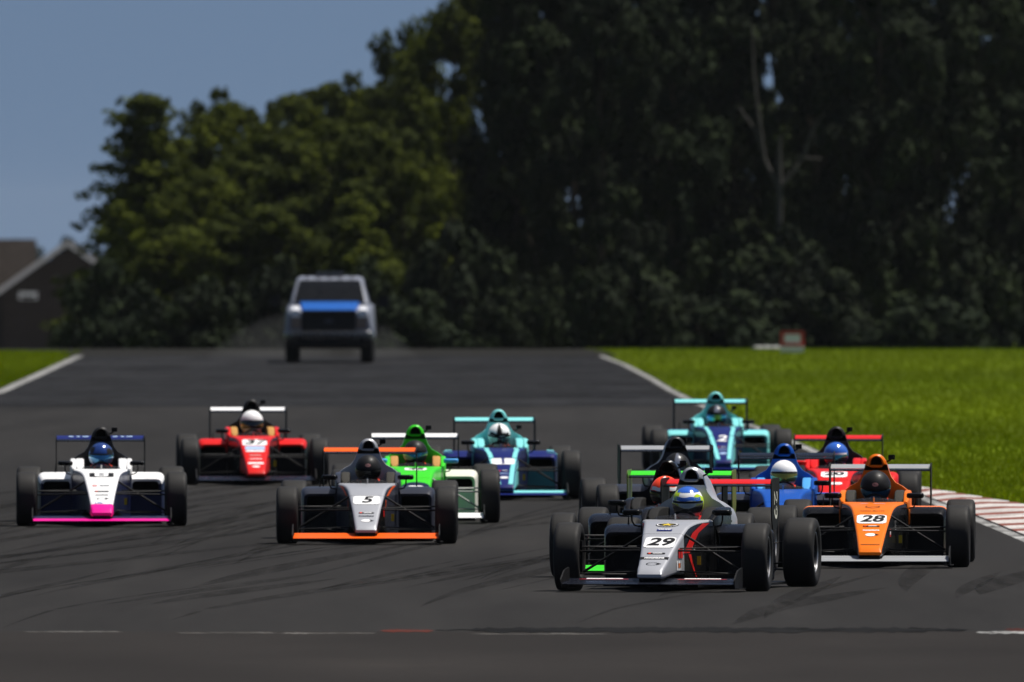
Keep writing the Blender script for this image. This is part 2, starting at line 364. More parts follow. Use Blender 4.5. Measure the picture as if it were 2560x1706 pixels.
def trunk_mesh(seed, h=9.0, r0=.2, nb=7):
    r = random.Random(seed); m = MB(); pts = [(0, 0, -.3)]
    for k in range(1, 8): pts.append((r.uniform(-.12, .12), r.uniform(-.12, .12), h*k/7*.95))
    m.path(pts, [r0*1.5]+[r0*(1-.82*k/7) for k in range(1, 8)], 8)
    for k in range(nb):
        i = 2+k % 5; p = Vector(pts[i]); a = r.random()*6.283; L = r.uniform(1, 2.0)*(1-.1*i)+.3
        d = Vector((math.cos(a), math.sin(a), r.uniform(.5, 1.0)))
        m.path([p, p+d*L*.5, p+d*L+Vector((0, 0, .2))], [.07, .05, .02], 5)
    return m.mesh('trunk', 1, 60)
TRUNK = [trunk_mesh(1), trunk_mesh(2), trunk_mesh(3)]
STEM = MB().path([(0, 0, -.2), (.05, 0, .7), (0, .1, 1.6)], [.07, .05, .02], 5).path([(0, 0, .2), (.5, .2, 1.1), (.7, .2, 1.6)], [.05, .035, .015], 5).path([(0, 0, .2), (-.5, -.1, 1.0), (-.6, -.2, 1.5)], [.05, .035, .015], 5).mesh('stem', 1, 60)
tc_ = [0]
def tree(px, top, d, wpx, crown, leaf, name, label, group):
    """a tree standing on the terrain at distance d whose top shows at pixel row top and whose crown is about wpx wide"""
    g = gz(d)-.05; x = gx(px, d); h = CAM_H-(top-HY)*d/F_PX-g
    base = 10.0 if crown[0] != 's' else 2.4; half = {'b0': 2.9, 'b1': 3.2, 'b2': 2.4, 'b3': 3.1, 'l0': 4.1, 's0': 1.8, 's1': 1.8}[crown]
    sxy = (wpx*d/F_PX/2)/half; sz = h/base; tc_[0] += 1
    o = empty(name, (x, d, g), (0, 0, random.random()*6.28)); o.scale = (sxy, sxy, sz)
    tag(o, label, 'bush' if crown[0] == 's' else 'tree', group)
    link('crown', CROWN[crown], leaf, o)
    link('trunk', TRUNK[tc_[0] % 3] if crown[0] != 's' else STEM, M_BARK, o)
    return o
LB_OL = 'olive green leafy tree in the sunlit wood left of the tall trees'
GR_OL = 'sunlit trees behind the track'
tree(365, 236, 458, 540, 'l0', M_LEAF[0], 'spreading_tree', 'dark spreading tree with layered boughs beside the house', None)
for i, (px, top, d, w) in enumerate([(470, 250, 475, 300), (575, 190, 490, 290), (660, 230, 480, 270), (775, 158, 492, 320), (860, 205, 475, 270), (945, 172, 495, 280),
                      (600, 340, 455, 320), (730, 300, 450, 330), (860, 310, 448, 330), (960, 250, 455, 320), (490, 380, 450, 320), (420, 300, 470, 330), (520, 260, 470, 320), (700, 250, 468, 330), (820, 240, 465, 330), (900, 330, 455, 300), (400, 470, 446, 300), (420, 560, 444, 300), (560, 520, 443, 320), (700, 470, 442, 300), (890, 480, 442, 300)]):
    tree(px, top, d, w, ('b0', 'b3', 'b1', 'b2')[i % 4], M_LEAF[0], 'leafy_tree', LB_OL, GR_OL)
tree(900, 150, 488, 300, 'b3', M_LEAF[0], 'leafy_tree', LB_OL, GR_OL); tree(985, 70, 490, 250, 'b0', M_LEAF[0], 'leafy_tree', LB_OL, GR_OL); tree(1000, 130, 472, 260, 'b3', M_LEAF[0], 'leafy_tree', LB_OL, GR_OL); tree(1045, 40, 484, 260, 'b0', M_LEAF[0], 'leafy_tree', LB_OL, GR_OL); tree(1010, 330, 448, 300, 'b1', M_LEAF[0], 'leafy_tree', LB_OL, GR_OL)
tree(1130, -90, 478, 330, 'b1', M_LEAF[0], 'tall_leafy_tree', 'tall yellow green tree rising at the edge of the sunlit wood', None)
LB_D = 'tall dark green tree in the shaded wood behind the grass field'
GR_D = 'tall dark trees in the shaded wood'
i = 0
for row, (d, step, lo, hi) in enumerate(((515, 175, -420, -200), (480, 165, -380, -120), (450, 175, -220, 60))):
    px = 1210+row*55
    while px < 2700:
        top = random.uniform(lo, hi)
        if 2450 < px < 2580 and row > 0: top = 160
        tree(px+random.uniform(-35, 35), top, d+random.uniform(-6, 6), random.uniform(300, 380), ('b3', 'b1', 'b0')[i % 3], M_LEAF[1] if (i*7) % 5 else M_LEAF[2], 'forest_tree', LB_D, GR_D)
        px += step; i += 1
px = 1010; i = 0
while px < 2700:
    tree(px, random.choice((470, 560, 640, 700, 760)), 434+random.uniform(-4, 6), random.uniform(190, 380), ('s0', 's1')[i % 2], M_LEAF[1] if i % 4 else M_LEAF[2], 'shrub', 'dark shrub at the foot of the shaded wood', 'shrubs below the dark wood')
    px += random.uniform(70, 150); i += 1
px = 275; i = 0
while px < 1010:
    tree(px, random.choice((520, 600, 660, 730, 770)), 434+random.uniform(-4, 6), random.uniform(180, 330), ('s0', 's1')[i % 2], M_LEAF[1] if i % 3 else M_LEAF[2], 'shrub', 'dark green shrub at the foot of the sunlit wood', 'shrubs below the sunlit wood')  # the dark leaf colour carries the shade low in this wood
    px += random.uniform(60, 120); i += 1
# low far trees behind the house
for px, top, w in ((60, 588, 190), (180, 580, 160)):
    tree(px, top, 960, w, 'b1', M_LEAF[2], 'far_tree', 'low dark tree top showing above the house roof', 'far trees behind the house')
# bare limbs in the dark wood
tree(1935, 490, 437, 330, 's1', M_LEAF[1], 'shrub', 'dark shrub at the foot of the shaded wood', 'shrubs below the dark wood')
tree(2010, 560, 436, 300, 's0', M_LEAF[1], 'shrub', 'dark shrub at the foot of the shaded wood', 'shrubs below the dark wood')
dt = empty('dead_tree', (gx(1952, 441), 441, gz(441))); tag(dt, 'bare grey dead tree with forked limbs in the dark wood', 'tree')
def rel(px, py, dy=0): p = at(px, py, 441); return (p.x-dt.location.x, dy, p.z-dt.location.z)
link('trunk', MB().path([(0, 0, -.2), rel(1958, 700), rel(1948, 560), rel(1950, 470)], [.12, .10, .09, .08], 8).mesh('dead_trunk', 1, 60), M_DEADB, dt)
for pts, r in (([rel(1950, 480), rel(1912, 400), rel(1890, 330), rel(1848, 268)], [.065, .05, .04, .02]), ([rel(1912, 400), rel(1898, 300), rel(1885, 190), rel(1880, 60)], [.05, .045, .035, .02]),
               ([rel(1951, 475), rel(1948, 400), rel(1950, 340)], [.08, .07, .045]), ([rel(1955, 465), rel(1985, 430), rel(2008, 396), rel(2055, 398)], [.065, .05, .04, .02]),
               ([rel(2006, 398), rel(2030, 330), rel(2060, 280)], [.05, .035, .015])):
    link('limb', MB().path(pts, r, 6).mesh('limb', 1, 60), M_DEADB, dt)

# ------------------------------------------------------------------ house
M_ROOF = ground_mat('roof_shingle', [(.3, (.016, .013, .011)), (.7, (.028, .023, .02))], 2, fine=8, bump=.4)
M_WALLH = ground_mat('brown_siding', [(.3, (.022, .017, .014)), (.7, (.036, .028, .022))], 2, fine=6, mapping=(.4, .4, 4))
M_TRIM = paint('white_trim', (.62, .6, .58), .6, coat=0)
M_GLASSD = paint('dark_glass', (.004, .005, .007), .22, coat=0, dirt=.03)
hd = 900.0; hb = gz(hd)
sheet('bounce_sheet', ground_mat('pale_bounce', [(.3, (.16, .15, .14)), (.7, (.26, .25, .23))], .5, fine=20), lambda y: -70, lambda y: -8, 800, 1000, 0.03, xs=3)  # unseen pale sheet, added to throw neutral light onto the fascia
house = empty('house', (-25, hd, hb)); tag(house, 'brown house with gabled roof and pale fascia beyond the grass', 'house')
ez = -.85-hb; az = 2.12-hb                       # eaves and gable apex above the house base
m = MB(); m.box(-3.6, 3.6, 0, 8, -.5, ez+.3); m.add([(-3.6, .02, ez+.3), (3.6, .02, ez+.3), (0, .02, az-.25)], [(0, 1, 2)]); m.box(-16, -3.4, 4, 12, -.5, ez+.3)
link('wall', m.mesh('house_wall', 1, 0), M_WALLH, house)
for s in (-1, 1):
    e, a = Vector((s*4.15, 0, ez)), Vector((0, 0, az)); nrm = Vector((a.z-e.z, 0, -(a.x-e.x)))*s; nrm.normalize()
    if nrm.z < 0: nrm = -nrm
    m = MB(); q = [e, a]; lo = [(p.x, y, p.z) for y in (-.5, 9) for p in q]; up = [tuple(Vector(p)+nrm*.12) for p in lo]
    m.add(lo+up, [(0, 1, 3, 2), (4, 6, 7, 5), (0, 4, 5, 1), (2, 3, 7, 6), (0, 2, 6, 4), (1, 5, 7, 3)]); link('gable_roof', m.mesh('gable_roof', 1, 0), M_ROOF, house)
    m = MB(); lo = [tuple(p-nrm*.12+Vector((0, y, 0))) for y in (-.58, -.503) for p in (e, a)]; up = [tuple(Vector(p)+nrm*.26) for p in lo]
    m.add(lo+up, [(0, 1, 3, 2), (4, 6, 7, 5), (0, 4, 5, 1), (2, 3, 7, 6), (0, 2, 6, 4), (1, 5, 7, 3)]); link('fascia', m.mesh('fascia', 1, 0), M_TRIM, house)
m = MB(); m.add([(-16.5, 3.3, ez), (-2.0, 3.3, ez), (-2.0, 8, az+.2), (-16.5, 8, az+.2), (-16.5, 12.7, ez), (-2.0, 12.7, ez)], [(0, 1, 2, 3), (3, 2, 5, 4), (0, 3, 4), (1, 5, 2)])
link('roof', m.mesh('main_roof', 1, 0), M_ROOF, house)
w = link('window', MB().box(-2.75, -1.7, -.06, .05, ez-.22, ez+.22).mesh('window_frame', 1, 0), paint('window_white', (.7, .7, .68), .5, coat=0), house)
link('pane', MB().box(-2.6, -1.85, -.075, -.05, ez-.18, ez-.02).mesh('pane', 1, 0), M_GLASSD, w)

# ------------------------------------------------------------------ track-side board
sx, sdist = gx(1981, 389), 389.0
sg = empty('marker_board', (sx, sdist, gz(sdist))); tag(sg, 'small white board with red frame on the far grass', 'sign')
u_ = F_PX/sdist
def S(px): return px/u_
z0 = gz(sdist); zt_ = CAM_H-(828-HY)/u_-z0; zb_ = CAM_H-(866-HY)/u_-z0
M_RED = paint('board_red', (.5, .06, .05), .5, coat=0); M_WH = paint('board_white', (.8, .8, .8), .5, coat=0)
link('board', MB().box(-S(30), S(30), 0, .03, zb_, zt_).mesh('board', 1, 0), M_RED, sg)
link('face', MB().box(-S(20), S(20), -.012, .002, zb_+S(9), zt_-S(8)).mesh('face', 1, 0), M_WH, sg)
link('base', MB().box(-S(29), S(29), -.08, .12, -.03, zb_+.001).mesh('base', 1, 0), M_WH, sg)
for s in (-1, 1): link('stay', MB().tube((s*S(25), .04, zt_-.08), (s*S(25), .4, 0), .015).mesh('stay', 1, 0), M_RED, sg)
ms = MB(); 
for k in range(3):
    secs = []
    for t in np.linspace(0, 1, 6):
        rr = .13*math.sqrt(max(.02, 1-(2*t-1)**2)); secs.append([(-.2+.2*k-.18+.36*t, rr*1.2*math.cos(a), .05+.065*math.sin(a)*rr/.13) for a in np.linspace(0, 6.283, 10, endpoint=False)])
    ms.loft(secs)
tag(link('sandbag', ms.mesh('sandbag', 1, 60), paint('sandbag_cloth', (.3, .31, .29), .9, coat=0), None, (gx(1918, 399), 399, gz(399))), 'pale low sandbag row lying beside the marker board', 'sandbag')

#%%CARS%%
# ------------------------------------------------------------------ race car meshes (local: nose towards -Y, front axle at y = 0)
_q = np.array([-.745, -.735, -.715, -.66, -.58, -.5, -.42, -.34, -.26, -.18, -.1, -.03, .05, .13, .21, .3, .4, .5, .6, .7, .8])
_k = [-.745, -.715, -.6, -.35, -.05, .15, .35, .6, .8]
ZT = smooth_curve(_k, [.155, .186, .236, .345, .482, .556, .590, .607, .614], _q)
ZB = smooth_curve(_k, [.128, .116, .12, .14, .15, .11, .075, .06, .055], _q)
HT = smooth_curve(_k, [.098, .104, .113, .133, .165, .186, .212, .255, .298], _q)
HB = smooth_curve(_k, [.098, .105, .116, .14, .172, .2, .225, .262, .30], _q)
ztop = lambda y: float(np.interp(y, _q, ZT)); zbot = lambda y: float(np.interp(y, _q, ZB))
hwt = lambda y: float(np.interp(y, _q, HT)); hwb = lambda y: float(np.interp(y, _q, HB))
def side_x(y, z):
    t = (z-zbot(y))/(ztop(y)-zbot(y)); return hwb(y)+(hwt(y)-hwb(y))*t
def body_sec(y):
    r = .012 if y < -.72 else .03
    p = fillet([(-hwt(y), ztop(y), 0), (hwt(y), ztop(y), 0), (hwb(y), zbot(y), 0), (-hwb(y), zbot(y), 0)], r, 4)
    return [(a, y, b) for a, b, _ in p]
def topcol(c, f): return 0
CM = {}
def build_body(name, ys):
    m = MB(); m.loft([body_sec(y) for y in ys], fn=lambda c, f: 0 if c[2] > ztop(c[1])-.02 else 1)
    return m.mesh(name, 2, 40)
CM['nose_cone'] = build_body('nose_cone', [y for y in _q if y <= -.03]+[-.012])
CM['monocoque'] = build_body('monocoque', [-.008]+[y for y in _q if y > 0])
# cockpit walls, pads, tub
def rect_sec(x0, x1, z0, z1, y, r=.018): return [(a, y, b) for a, b, _ in fillet([(x0, z1, 0), (x1, z1, 0), (x1, z0, 0), (x0, z0, 0)], r, 3)]
def wall(s, xi, xo, y0=.78):
    st = [(y0, .555, .618), (y0+.07, .5, .655), (y0+.17, .4, .700), (y0+.3, .3, .716), (1.35, .2, .722), (1.62, .2, .715)]
    return [rect_sec(*(sorted((s*xi, s*(xo-(.02 if k == 0 else 0))))), z0, z1, y) for k, (y, z0, z1) in enumerate(st)]
CM['cockpit_surround'] = MB().loft(wall(1, .262, .318)).mesh('cockpit_surround', 1, 40)
CM['headrest_pad'] = MB().loft(wall(1, .178, .262, .81)).mesh('headrest_pad', 1, 40)
m = MB(); 
for s in (-1, 1): m.box(*sorted((s*.27, s*.305)), .801, 1.75, .05, .60)
m.box(-.27, .27, .801, 1.75, .05, .085); m.box(-.27, .27, 1.6, 1.75, .085, .7)
CM['cockpit_tub'] = m.mesh('cockpit_tub', 1, 0)
secs = []
for y, z in ((.70, .606), (.76, .638), (.80, .655)):
    secs.append([(.235*math.sin(a)*(1 if z < .62 else 1.0), y+.10*(1-math.cos(a))*.9, z-.05*(1-math.cos(a))*1.0) for a in np.linspace(-1.15, 1.15, 14)])
m = MB(); m.loft(secs, False, False, closed=False)
sec2 = [[(x, y+.006, z+.001) for x, y, z in s] for s in secs]; m.loft(sec2, False, False, closed=False)
CM['windscreen'] = m.mesh('windscreen', 1, 60)
# engine cover with air box
ARCH = [(.50, .30), (.60, .298), (.68, .278), (.715, .235), (.75, .172), (.80, .134), (.86, .112), (.91, .099), (.95, .085), (.983, .063), (1.003, .037), (1.010, .012)]
def arch(y, sz, sx, zmin=.2, z0=.5):
    R_ = [(sx*w, y, z0+(z-.5)*sz) for z, w in ARCH]; R_ = [(sx*.30, y, zmin)]+R_
    return [(-a, b, c) for a, b, c in R_]+[p for p in R_[::-1]]
m = MB()
stn = [(1.53, 1, 1), (1.62, 1.0, 1.02), (1.8, .975, 1.02), (2.05, .87, .98), (2.3, .70, .9), (2.6, .45, .72), (2.85, .22, .5)]
m.loft([arch(y+0, sz, sx) for y, sz, sx in stn], cap0=False)
n = len(ARCH)+1
front = arch(1.53, 1, 1)
hole = fillet([(-.060, .885, 0), (-.046, .965, 0), (0, .995, 0), (.046, .965, 0), (.060, .885, 0)], [.02, .03, .03, .03, .02], 3)
hole = [(x, 1.522, z) for x, z, _ in hole]
# front panel below the intake, leaning back towards the head
lo_pts = [p for p in front if p[2] < .90]
L = [p for p in front[:n] if p[2] <= .89]; Rr = [(-a, b, c) for a, b, c in L]
strip = []
for a, b in zip(L, Rr): strip += [a, b]
m.add(strip, [(2*i, 2*i+1, 2*i+3, 2*i+2) for i in range(len(L)-1)])
outer = [p for p in front if p[2] >= .87]
import itertools
def resample(poly, k):
    P = [Vector(p) for p in poly]+[Vector(poly[0])]; ln = [0]
    for a, b in zip(P, P[1:]): ln.append(ln[-1]+(b-a).length)
    out = []
    for i in range(k):
        t = ln[-1]*i/k; j = max(q for q in range(len(ln)) if ln[q] <= t+1e-9); j = min(j, len(P)-2); f = (t-ln[j])/max(1e-9, ln[j+1]-ln[j]); out.append(tuple(P[j].lerp(P[j+1], f)))
    return out
A, B = resample(outer, 36), resample(hole, 36)
mid = [tuple(Vector(a).lerp(Vector(b), .6)+Vector((0, -.018, 0))) for a, b in zip(A, B)]
m.loft([A, mid, B], False, False)
CM['engine_cover'] = m.mesh('engine_cover', 1, 45)
B2 = [(x*.9, 1.68, .94+(z-.94)*.9) for x, y, z in B]
CM['air_intake'] = MB().loft([B, B2], False, True).mesh('air_intake', 1, 30)
# side pods
def pod_sec(y, xi, xo, z0, z1, r): return [(a, y, b) for a, b, _ in fillet([(xi, z1, 0), (xo, z1, 0), (xo, z0, 0), (xi, z0, 0)], [.01, r, r*.6, .01], 5)]
def podfn(c, f):
    if c[1] < .966 and c[2] < .335: return 3
    if c[1] < 1.08 and c[2] > .455: return 1
    if c[2] > .525 or (c[1] > 1.6 and c[2] > .45): return 0
    return 2
m = MB()
P = [pod_sec(.955, .29, .622, .075, .500, .06), pod_sec(1.01, .285, .641, .065, .534, .065), pod_sec(1.09, .28, .652, .055, .563, .07), pod_sec(1.2, .28, .654, .055, .571, .075), pod_sec(1.5, .27, .652, .05, .567, .08), pod_sec(1.9, .25, .635, .05, .54, .09), pod_sec(2.25, .2, .56, .05, .46, .1), pod_sec(2.6, .12, .40, .05, .36, .08)]
m.loft(P, cap0=False, fn=podfn)
opening = [(a, .97, b) for a, b, _ in fillet([(.325, .474, 0), (.598, .474, 0), (.598, .345, 0), (.325, .345, 0)], [.03, .05, .03, .03], 5)]
m.loft([P[0], opening], False, False, fn=podfn)
CM['sidepod'] = m.mesh('sidepod', 4, 40)
CM['sidepod_intake'] = MB().loft([opening, [(x*.98+.01, 1.32, z) for x, y, z in opening]], False, True).mesh('sidepod_intake', 1, 30)
m = MB(); m.box(-.64, .64, .95, 2.9, .028, .0485); m.box(-.24, .24, .30, .949, .028, .052); m.box(-.16, .16, .35, 2.5, .012, .0275)
CM['floor'] = m.mesh('floor', 1, 0)
# aerofoil strips
def foil(x0, x1, y0, z0, y1, z1, th, n=6, twist=0):
    secs = []
    for x in np.linspace(x0, x1, 5):
        up = []; lo = []
        for t in np.linspace(0, 1, n):
            y = y0+(y1-y0)*t; z = z0+(z1-z0)*t**1.15; q = th*(math.sin(math.pi*t**.6)*.9+.12)
            up.append((x, y, z+q*.5)); lo.append((x, y, z-q*.5))
        secs.append(up+lo[::-1])
    return secs
CM['front_wing'] = MB().loft(foil(-.70, .70, -.83, .07, -.58, .092, .022)).mesh('front_wing', 1, 40)
CM['front_flap'] = MB().loft(foil(.105, .695, -.60, .090, -.42, .116, .014)).mesh('front_flap', 1, 40)
m = MB(); ep = fillet([(-.86, .035, 0), (-.86, .11, 0), (-.68, .19, 0), (-.42, .215, 0), (-.42, .035, 0)], .03, 3)
m.loft([[(.701, a, b) for a, b, _ in ep], [(.713, a, b) for a, b, _ in ep]]); m.box(.66, .74, -.80, -.42, .028, .0345)
CM['wing_endplate'] = m.mesh('wing_endplate', 1, 30)
m = MB(); 
m.loft([rect_sec(-.088, .088, .075, .135, -.715, .01), rect_sec(-.09, .09, .075, .150, -.50, .01)])
CM['nose_pylon'] = m.mesh('nose_pylon', 1, 40)
CM['rear_wing'] = MB().loft(foil(-.455, .455, 3.00, .893, 3.22, .898, .022)).mesh('rear_wing', 1, 40)
CM['rear_flap'] = MB().loft(foil(-.455, .455, 3.17, .909, 3.31, .948, .018)).mesh('rear_flap', 1, 40)
m = MB(); ep = fillet([(2.93, .60, 0), (2.90, .93, 0), (2.95, .958, 0), (3.36, .965, 0), (3.36, .62, 0), (3.2, .50, 0), (3.0, .50, 0)], .03, 3)
m.loft([[(.456, a, b) for a, b, _ in ep], [(.466, a, b) for a, b, _ in ep]]); CM['rear_endplate'] = m.mesh('rear_endplate', 1, 30)
m = MB(); m.box(-.055, -.04, 2.95, 3.2, .38, .885); m.box(.04, .055, 2.95, 3.2, .38, .885); CM['rear_pylon'] = m.mesh('rear_pylon', 1, 0)
CM['lower_beam'] = MB().loft(foil(-.455, .455, 3.05, .40, 3.22, .43, .02)).mesh('lower_beam', 1, 40)
m = MB(); m.loft([rect_sec(-.17, .17, .1, .45, 2.5, .04), rect_sec(-.13, .13, .14, .42, 2.95, .04), rect_sec(-.07, .07, .22, .36, 3.3, .03)]); CM['gearbox'] = m.mesh('gearbox', 1, 40)
# mirrors
m = MB(); S_ = lambda y, k: [(.37+(a)*k, y, .676+b*k) for a, b, _ in fillet([(-.078, .026, 0), (.078, .026, 0), (.078, -.026, 0), (-.078, -.026, 0)], .02, 4)]
m.loft([S_(.69, .55), S_(.70, .85), S_(.725, 1), S_(.775, 1)]); CM['mirror'] = m.mesh('mirror', 1, 50)
CM['mirror_stalk'] = MB().path([(.375, .75, .652), (.372, .752, .60), (.355, .78, .563), (.31, .80, .553)], .0075, 6).mesh('mirror_stalk', 1, 60)
# wheels: hub at the origin, outer side towards +x
def tyre(w, R, rim):
    half = [(.36, rim), (.44, rim+.008), (.49, rim+.035), (.5, rim+.062), (.488, R-.033), (.455, R-.014), (.40, R-.004), (.3, R-.001)]
    pr = [(a*w, b) for a, b in half]+[(0, R)]+[(-a*w, b) for a, b in half[::-1]]
    pr += [(-.36*w, rim-.012), (.36*w, rim-.012), (.36*w, rim)]
    return MB().lathe_x(pr, 56).mesh('tyre', 1, 50)
def rim_(w, rim):
    m = MB(); m.lathe_x([(.40*w, rim+.004), (.43*w, rim+.006), (.435*w, rim-.006), (.40*w, rim-.012), (.30*w, rim-.022), (-.3*w, rim-.022), (-.36*w, rim-.014)], 48, fn=lambda c, f: 1 if c[0] > .385*w else 0)
    for k in range(10):
        a = 2*math.pi*k/10
        for da in (-.07, .07):
            m.tube((.16*w, .05*math.cos(a+da*.5), .05*math.sin(a+da*.5)), (.31*w, (rim-.02)*math.cos(a+da), (rim-.02)*math.sin(a+da)), .010, .008, 5, 1)
    m.lathe_x([(.25*w, .001), (.25*w, .03), (.2*w, .055), (.08*w, .06)], 20, mi=1)
    return m.mesh('rim', 2, 40)
CM['tyre_f'] = tyre(.212, .2775, .166); CM['rim_f'] = rim_(.212, .166); CM['tyre_r'] = tyre(.262, .286, .166); CM['rim_r'] = rim_(.262, .166)
m = MB(); m.lathe_x([(-.06, .001), (-.06, .125), (-.045, .125), (-.045, .06), (.02, .06), (.02, .001)], 24); m.box(-.11, -.05, -.05, .05, -.13, .13); CM['hub'] = m.mesh('hub', 1, 30)
# suspension, built for the +x side
def arm(pairs, r=.011, sq=.6):
    m = MB()
    for a, b in pairs: m.tube(a, b, r, r, 8, sq)
    return m
CM['pushrod'] = arm([((.15, .06, .50), (.655, .0, .165))], .0125, .9).mesh('pushrod', 1, 60)
CM['upper_wishbone'] = arm([((.14, -.14, .372), (.685, 0, .385)), ((.18, .28, .385), (.685, .01, .385))]).mesh('upper_wishbone', 1, 60)
CM['lower_wishbone'] = arm([((.13, -.16, .175), (.685, 0, .148)), ((.19, .32, .14), (.685, .01, .148))]).mesh('lower_wishbone', 1, 60)
CM['track_rod'] = arm([((.14, -.2, .355), (.67, -.08, .345))], .009, 1).mesh('track_rod', 1, 60)
CM['rear_upper_wishbone'] = arm([((.1, 2.45, .36), (.65, 2.74, .40)), ((.1, 2.95, .36), (.65, 2.76, .40))]).mesh('rear_upper_wishbone', 1, 60)
CM['rear_lower_wishbone'] = arm([((.12, 2.4, .16), (.65, 2.74, .15)), ((.1, 3.0, .18), (.65, 2.76, .15)), ((.1, 2.72, .2), (.66, 2.75, .21))]).mesh('rear_lower_wishbone', 1, 60)
m = MB(); m.path([(.075, 1.6, .93), (.12, 1.58, .95), (.135, 1.57, .965)], .008, 6)
m.loft([rect_sec(.108, .168, .958, 1.002, 1.555, .008), rect_sec(.108, .168, .958, 1.002, 1.60, .008)]); m.lathe_x([(0, .001)], 6) if False else None
m.loft([[(.138+.017*math.cos(a), y, .98+.017*math.sin(a)) for a in np.linspace(0, 6.283, 12, endpoint=False)] for y in (1.535, 1.556)])
CM['action_camera'] = m.mesh('action_camera', 1, 40)
CM['pitot_tube'] = MB().path([(0, .66, .605), (0, .655, .65), (0, .64, .662), (0, .60, .663)], .007, 6).mesh('pitot_tube', 1, 60)
CM['antenna'] = MB().path([(-.47, 1.2, .56), (-.47, 1.2, .585), (-.47, 1.21, .665)], [.012, .007, .003], 6).mesh('antenna', 1, 60)
CM['tow_strap'] = MB().box(.232, .262, .30, .306, .225, .30).mesh('tow_strap', 1, 0)
m = MB(); 
secs = [[(.10*k*math.cos(a), 1.085+.0*k-(.0)+.005*q, .595+.085*k*math.sin(a)) for a in np.linspace(0, 6.283, 20, endpoint=False)] for k, q in ((1.15, 0), (1.15, 3), (.9, 3), (.9, 0), (1.15, 0))]
m.loft(secs, False, False); m.box(-.09, .09, 1.087, 1.10, .55, .62); CM['steering_wheel'] = m.mesh('steering_wheel', 1, 40)

# ------------------------------------------------------------------ decals laid on the bodywork
def text_geo(s, size, shear=0.0, bold=0.0, sx=1.0):
    cu = bpy.data.curves.new('lettering', 'FONT'); cu.body = s; cu.size = size; cu.shear = shear; cu.offset = bold; cu.align_x = 'CENTER'; cu.align_y = 'CENTER'; cu.fill_mode = 'BOTH'; cu.resolution_u = 4
    o = bpy.data.objects.new('lettering', cu); C.objects.link(o); dg = bpy.context.evaluated_depsgraph_get(); dg.update()
    me = bpy.data.meshes.new_from_object(o.evaluated_get(dg)); v = [(p.co.x*sx, p.co.y) for p in me.vertices]; f = [tuple(p.vertices) for p in me.polygons]
    bpy.data.objects.remove(o); bpy.data.curves.remove(cu); bpy.data.meshes.remove(me); return v, f
def rrect(w, h, r, rows=10):
    v = []; f = []
    for i in range(rows+1):
        y = -h/2+h*i/rows; e = max(0, abs(y)-(h/2-r)); x = w/2-(r-math.sqrt(max(0, r*r-e*e)))
        for k in range(5): v.append((-x+2*x*k/4, y))
    for i in range(rows):
        for k in range(4): a = i*5+k; f.append((a, a+1, a+6, a+5))
    return v, f
def ring(r0, r1, sx=1, n=24, a0=0, a1=2*math.pi):
    v = []; f = []
    for k in range(n+1):
        a = a0+(a1-a0)*k/n; v += [(r0*sx*math.cos(a), r0*math.sin(a)), (r1*sx*math.cos(a), r1*math.sin(a))]
    for k in range(n): f.append((2*k, 2*k+1, 2*k+3, 2*k+2))
    return v, f
def star(r, n=5):
    v = [(0, 0)]; 
    for k in range(2*n): q = r if k % 2 == 0 else r*.4; a = math.pi/2+k*math.pi/n; v.append((q*math.cos(a), q*math.sin(a)))
    return v, [(0, 1+k, 1+(k+1) % (2*n)) for k in range(2*n)]
def poly2(pts):
    return list(pts), [tuple(range(len(pts)))]
def on_top(g, yc, off=.004, x0=0.0, lvl=0):
    v, f = g; sl = math.atan2(ztop(yc+.05)-ztop(yc-.05), .1); c = math.cos(sl)
    out = [(x+x0, yc+t*c-off*math.sin(sl)*1.0, ztop(yc+t*c)+off*math.cos(sl)) for x, t in v]
    return MB().add(out, f).mesh('decal', 1, 0)
def on_side(g, yc, zc, s, off=.004):
    """2D (forward-to-rear a, up b) on the flank; s = +1 for the +x flank"""
    v, f = g; return MB().add([(s*(side_x(yc+a, zc+b)+off), yc+a, zc+b) for a, b in v], f).mesh('decal', 1, 0)
def flank_strip(pts, w, s, off=.0045):
    """band following points (y, z) on the flank"""
    v = []; f = []; Q = []
    for (a, b), (c, d) in zip(pts, pts[1:]):
        for t in np.linspace(0, 1, 6)[:-1]: Q.append((a+(c-a)*t, b+(d-b)*t))
    Q.append(pts[-1])
    for i, (y, z) in enumerate(Q):
        ww = w[0]+(w[1]-w[0])*i/(len(Q)-1)
        for e in (-.5, .5):
            yy = y+e*ww; zz = min(z, ztop(yy)-.012); v.append((s*(side_x(yy, zz)+off), yy, zz))
    for i in range(len(Q)-1): f.append((2*i, 2*i+1, 2*i+3, 2*i+2))
    return MB().add(v, f).mesh('stripe', 1, 0)
def top_edge(w, s, y0=-.70, y1=.62, off=.0035):
    v = []; f = []; ys = np.linspace(y0, y1, 24)
    for y in ys:
        h = min(hwt(y), .205)-.012; v += [(s*(h-w), y, ztop(y)+off), (s*h, y, ztop(y)+off)]
    for i in range(len(ys)-1): f.append((2*i, 2*i+1, 2*i+3, 2*i+2))
    return MB().add(v, f).mesh('stripe', 1, 0)

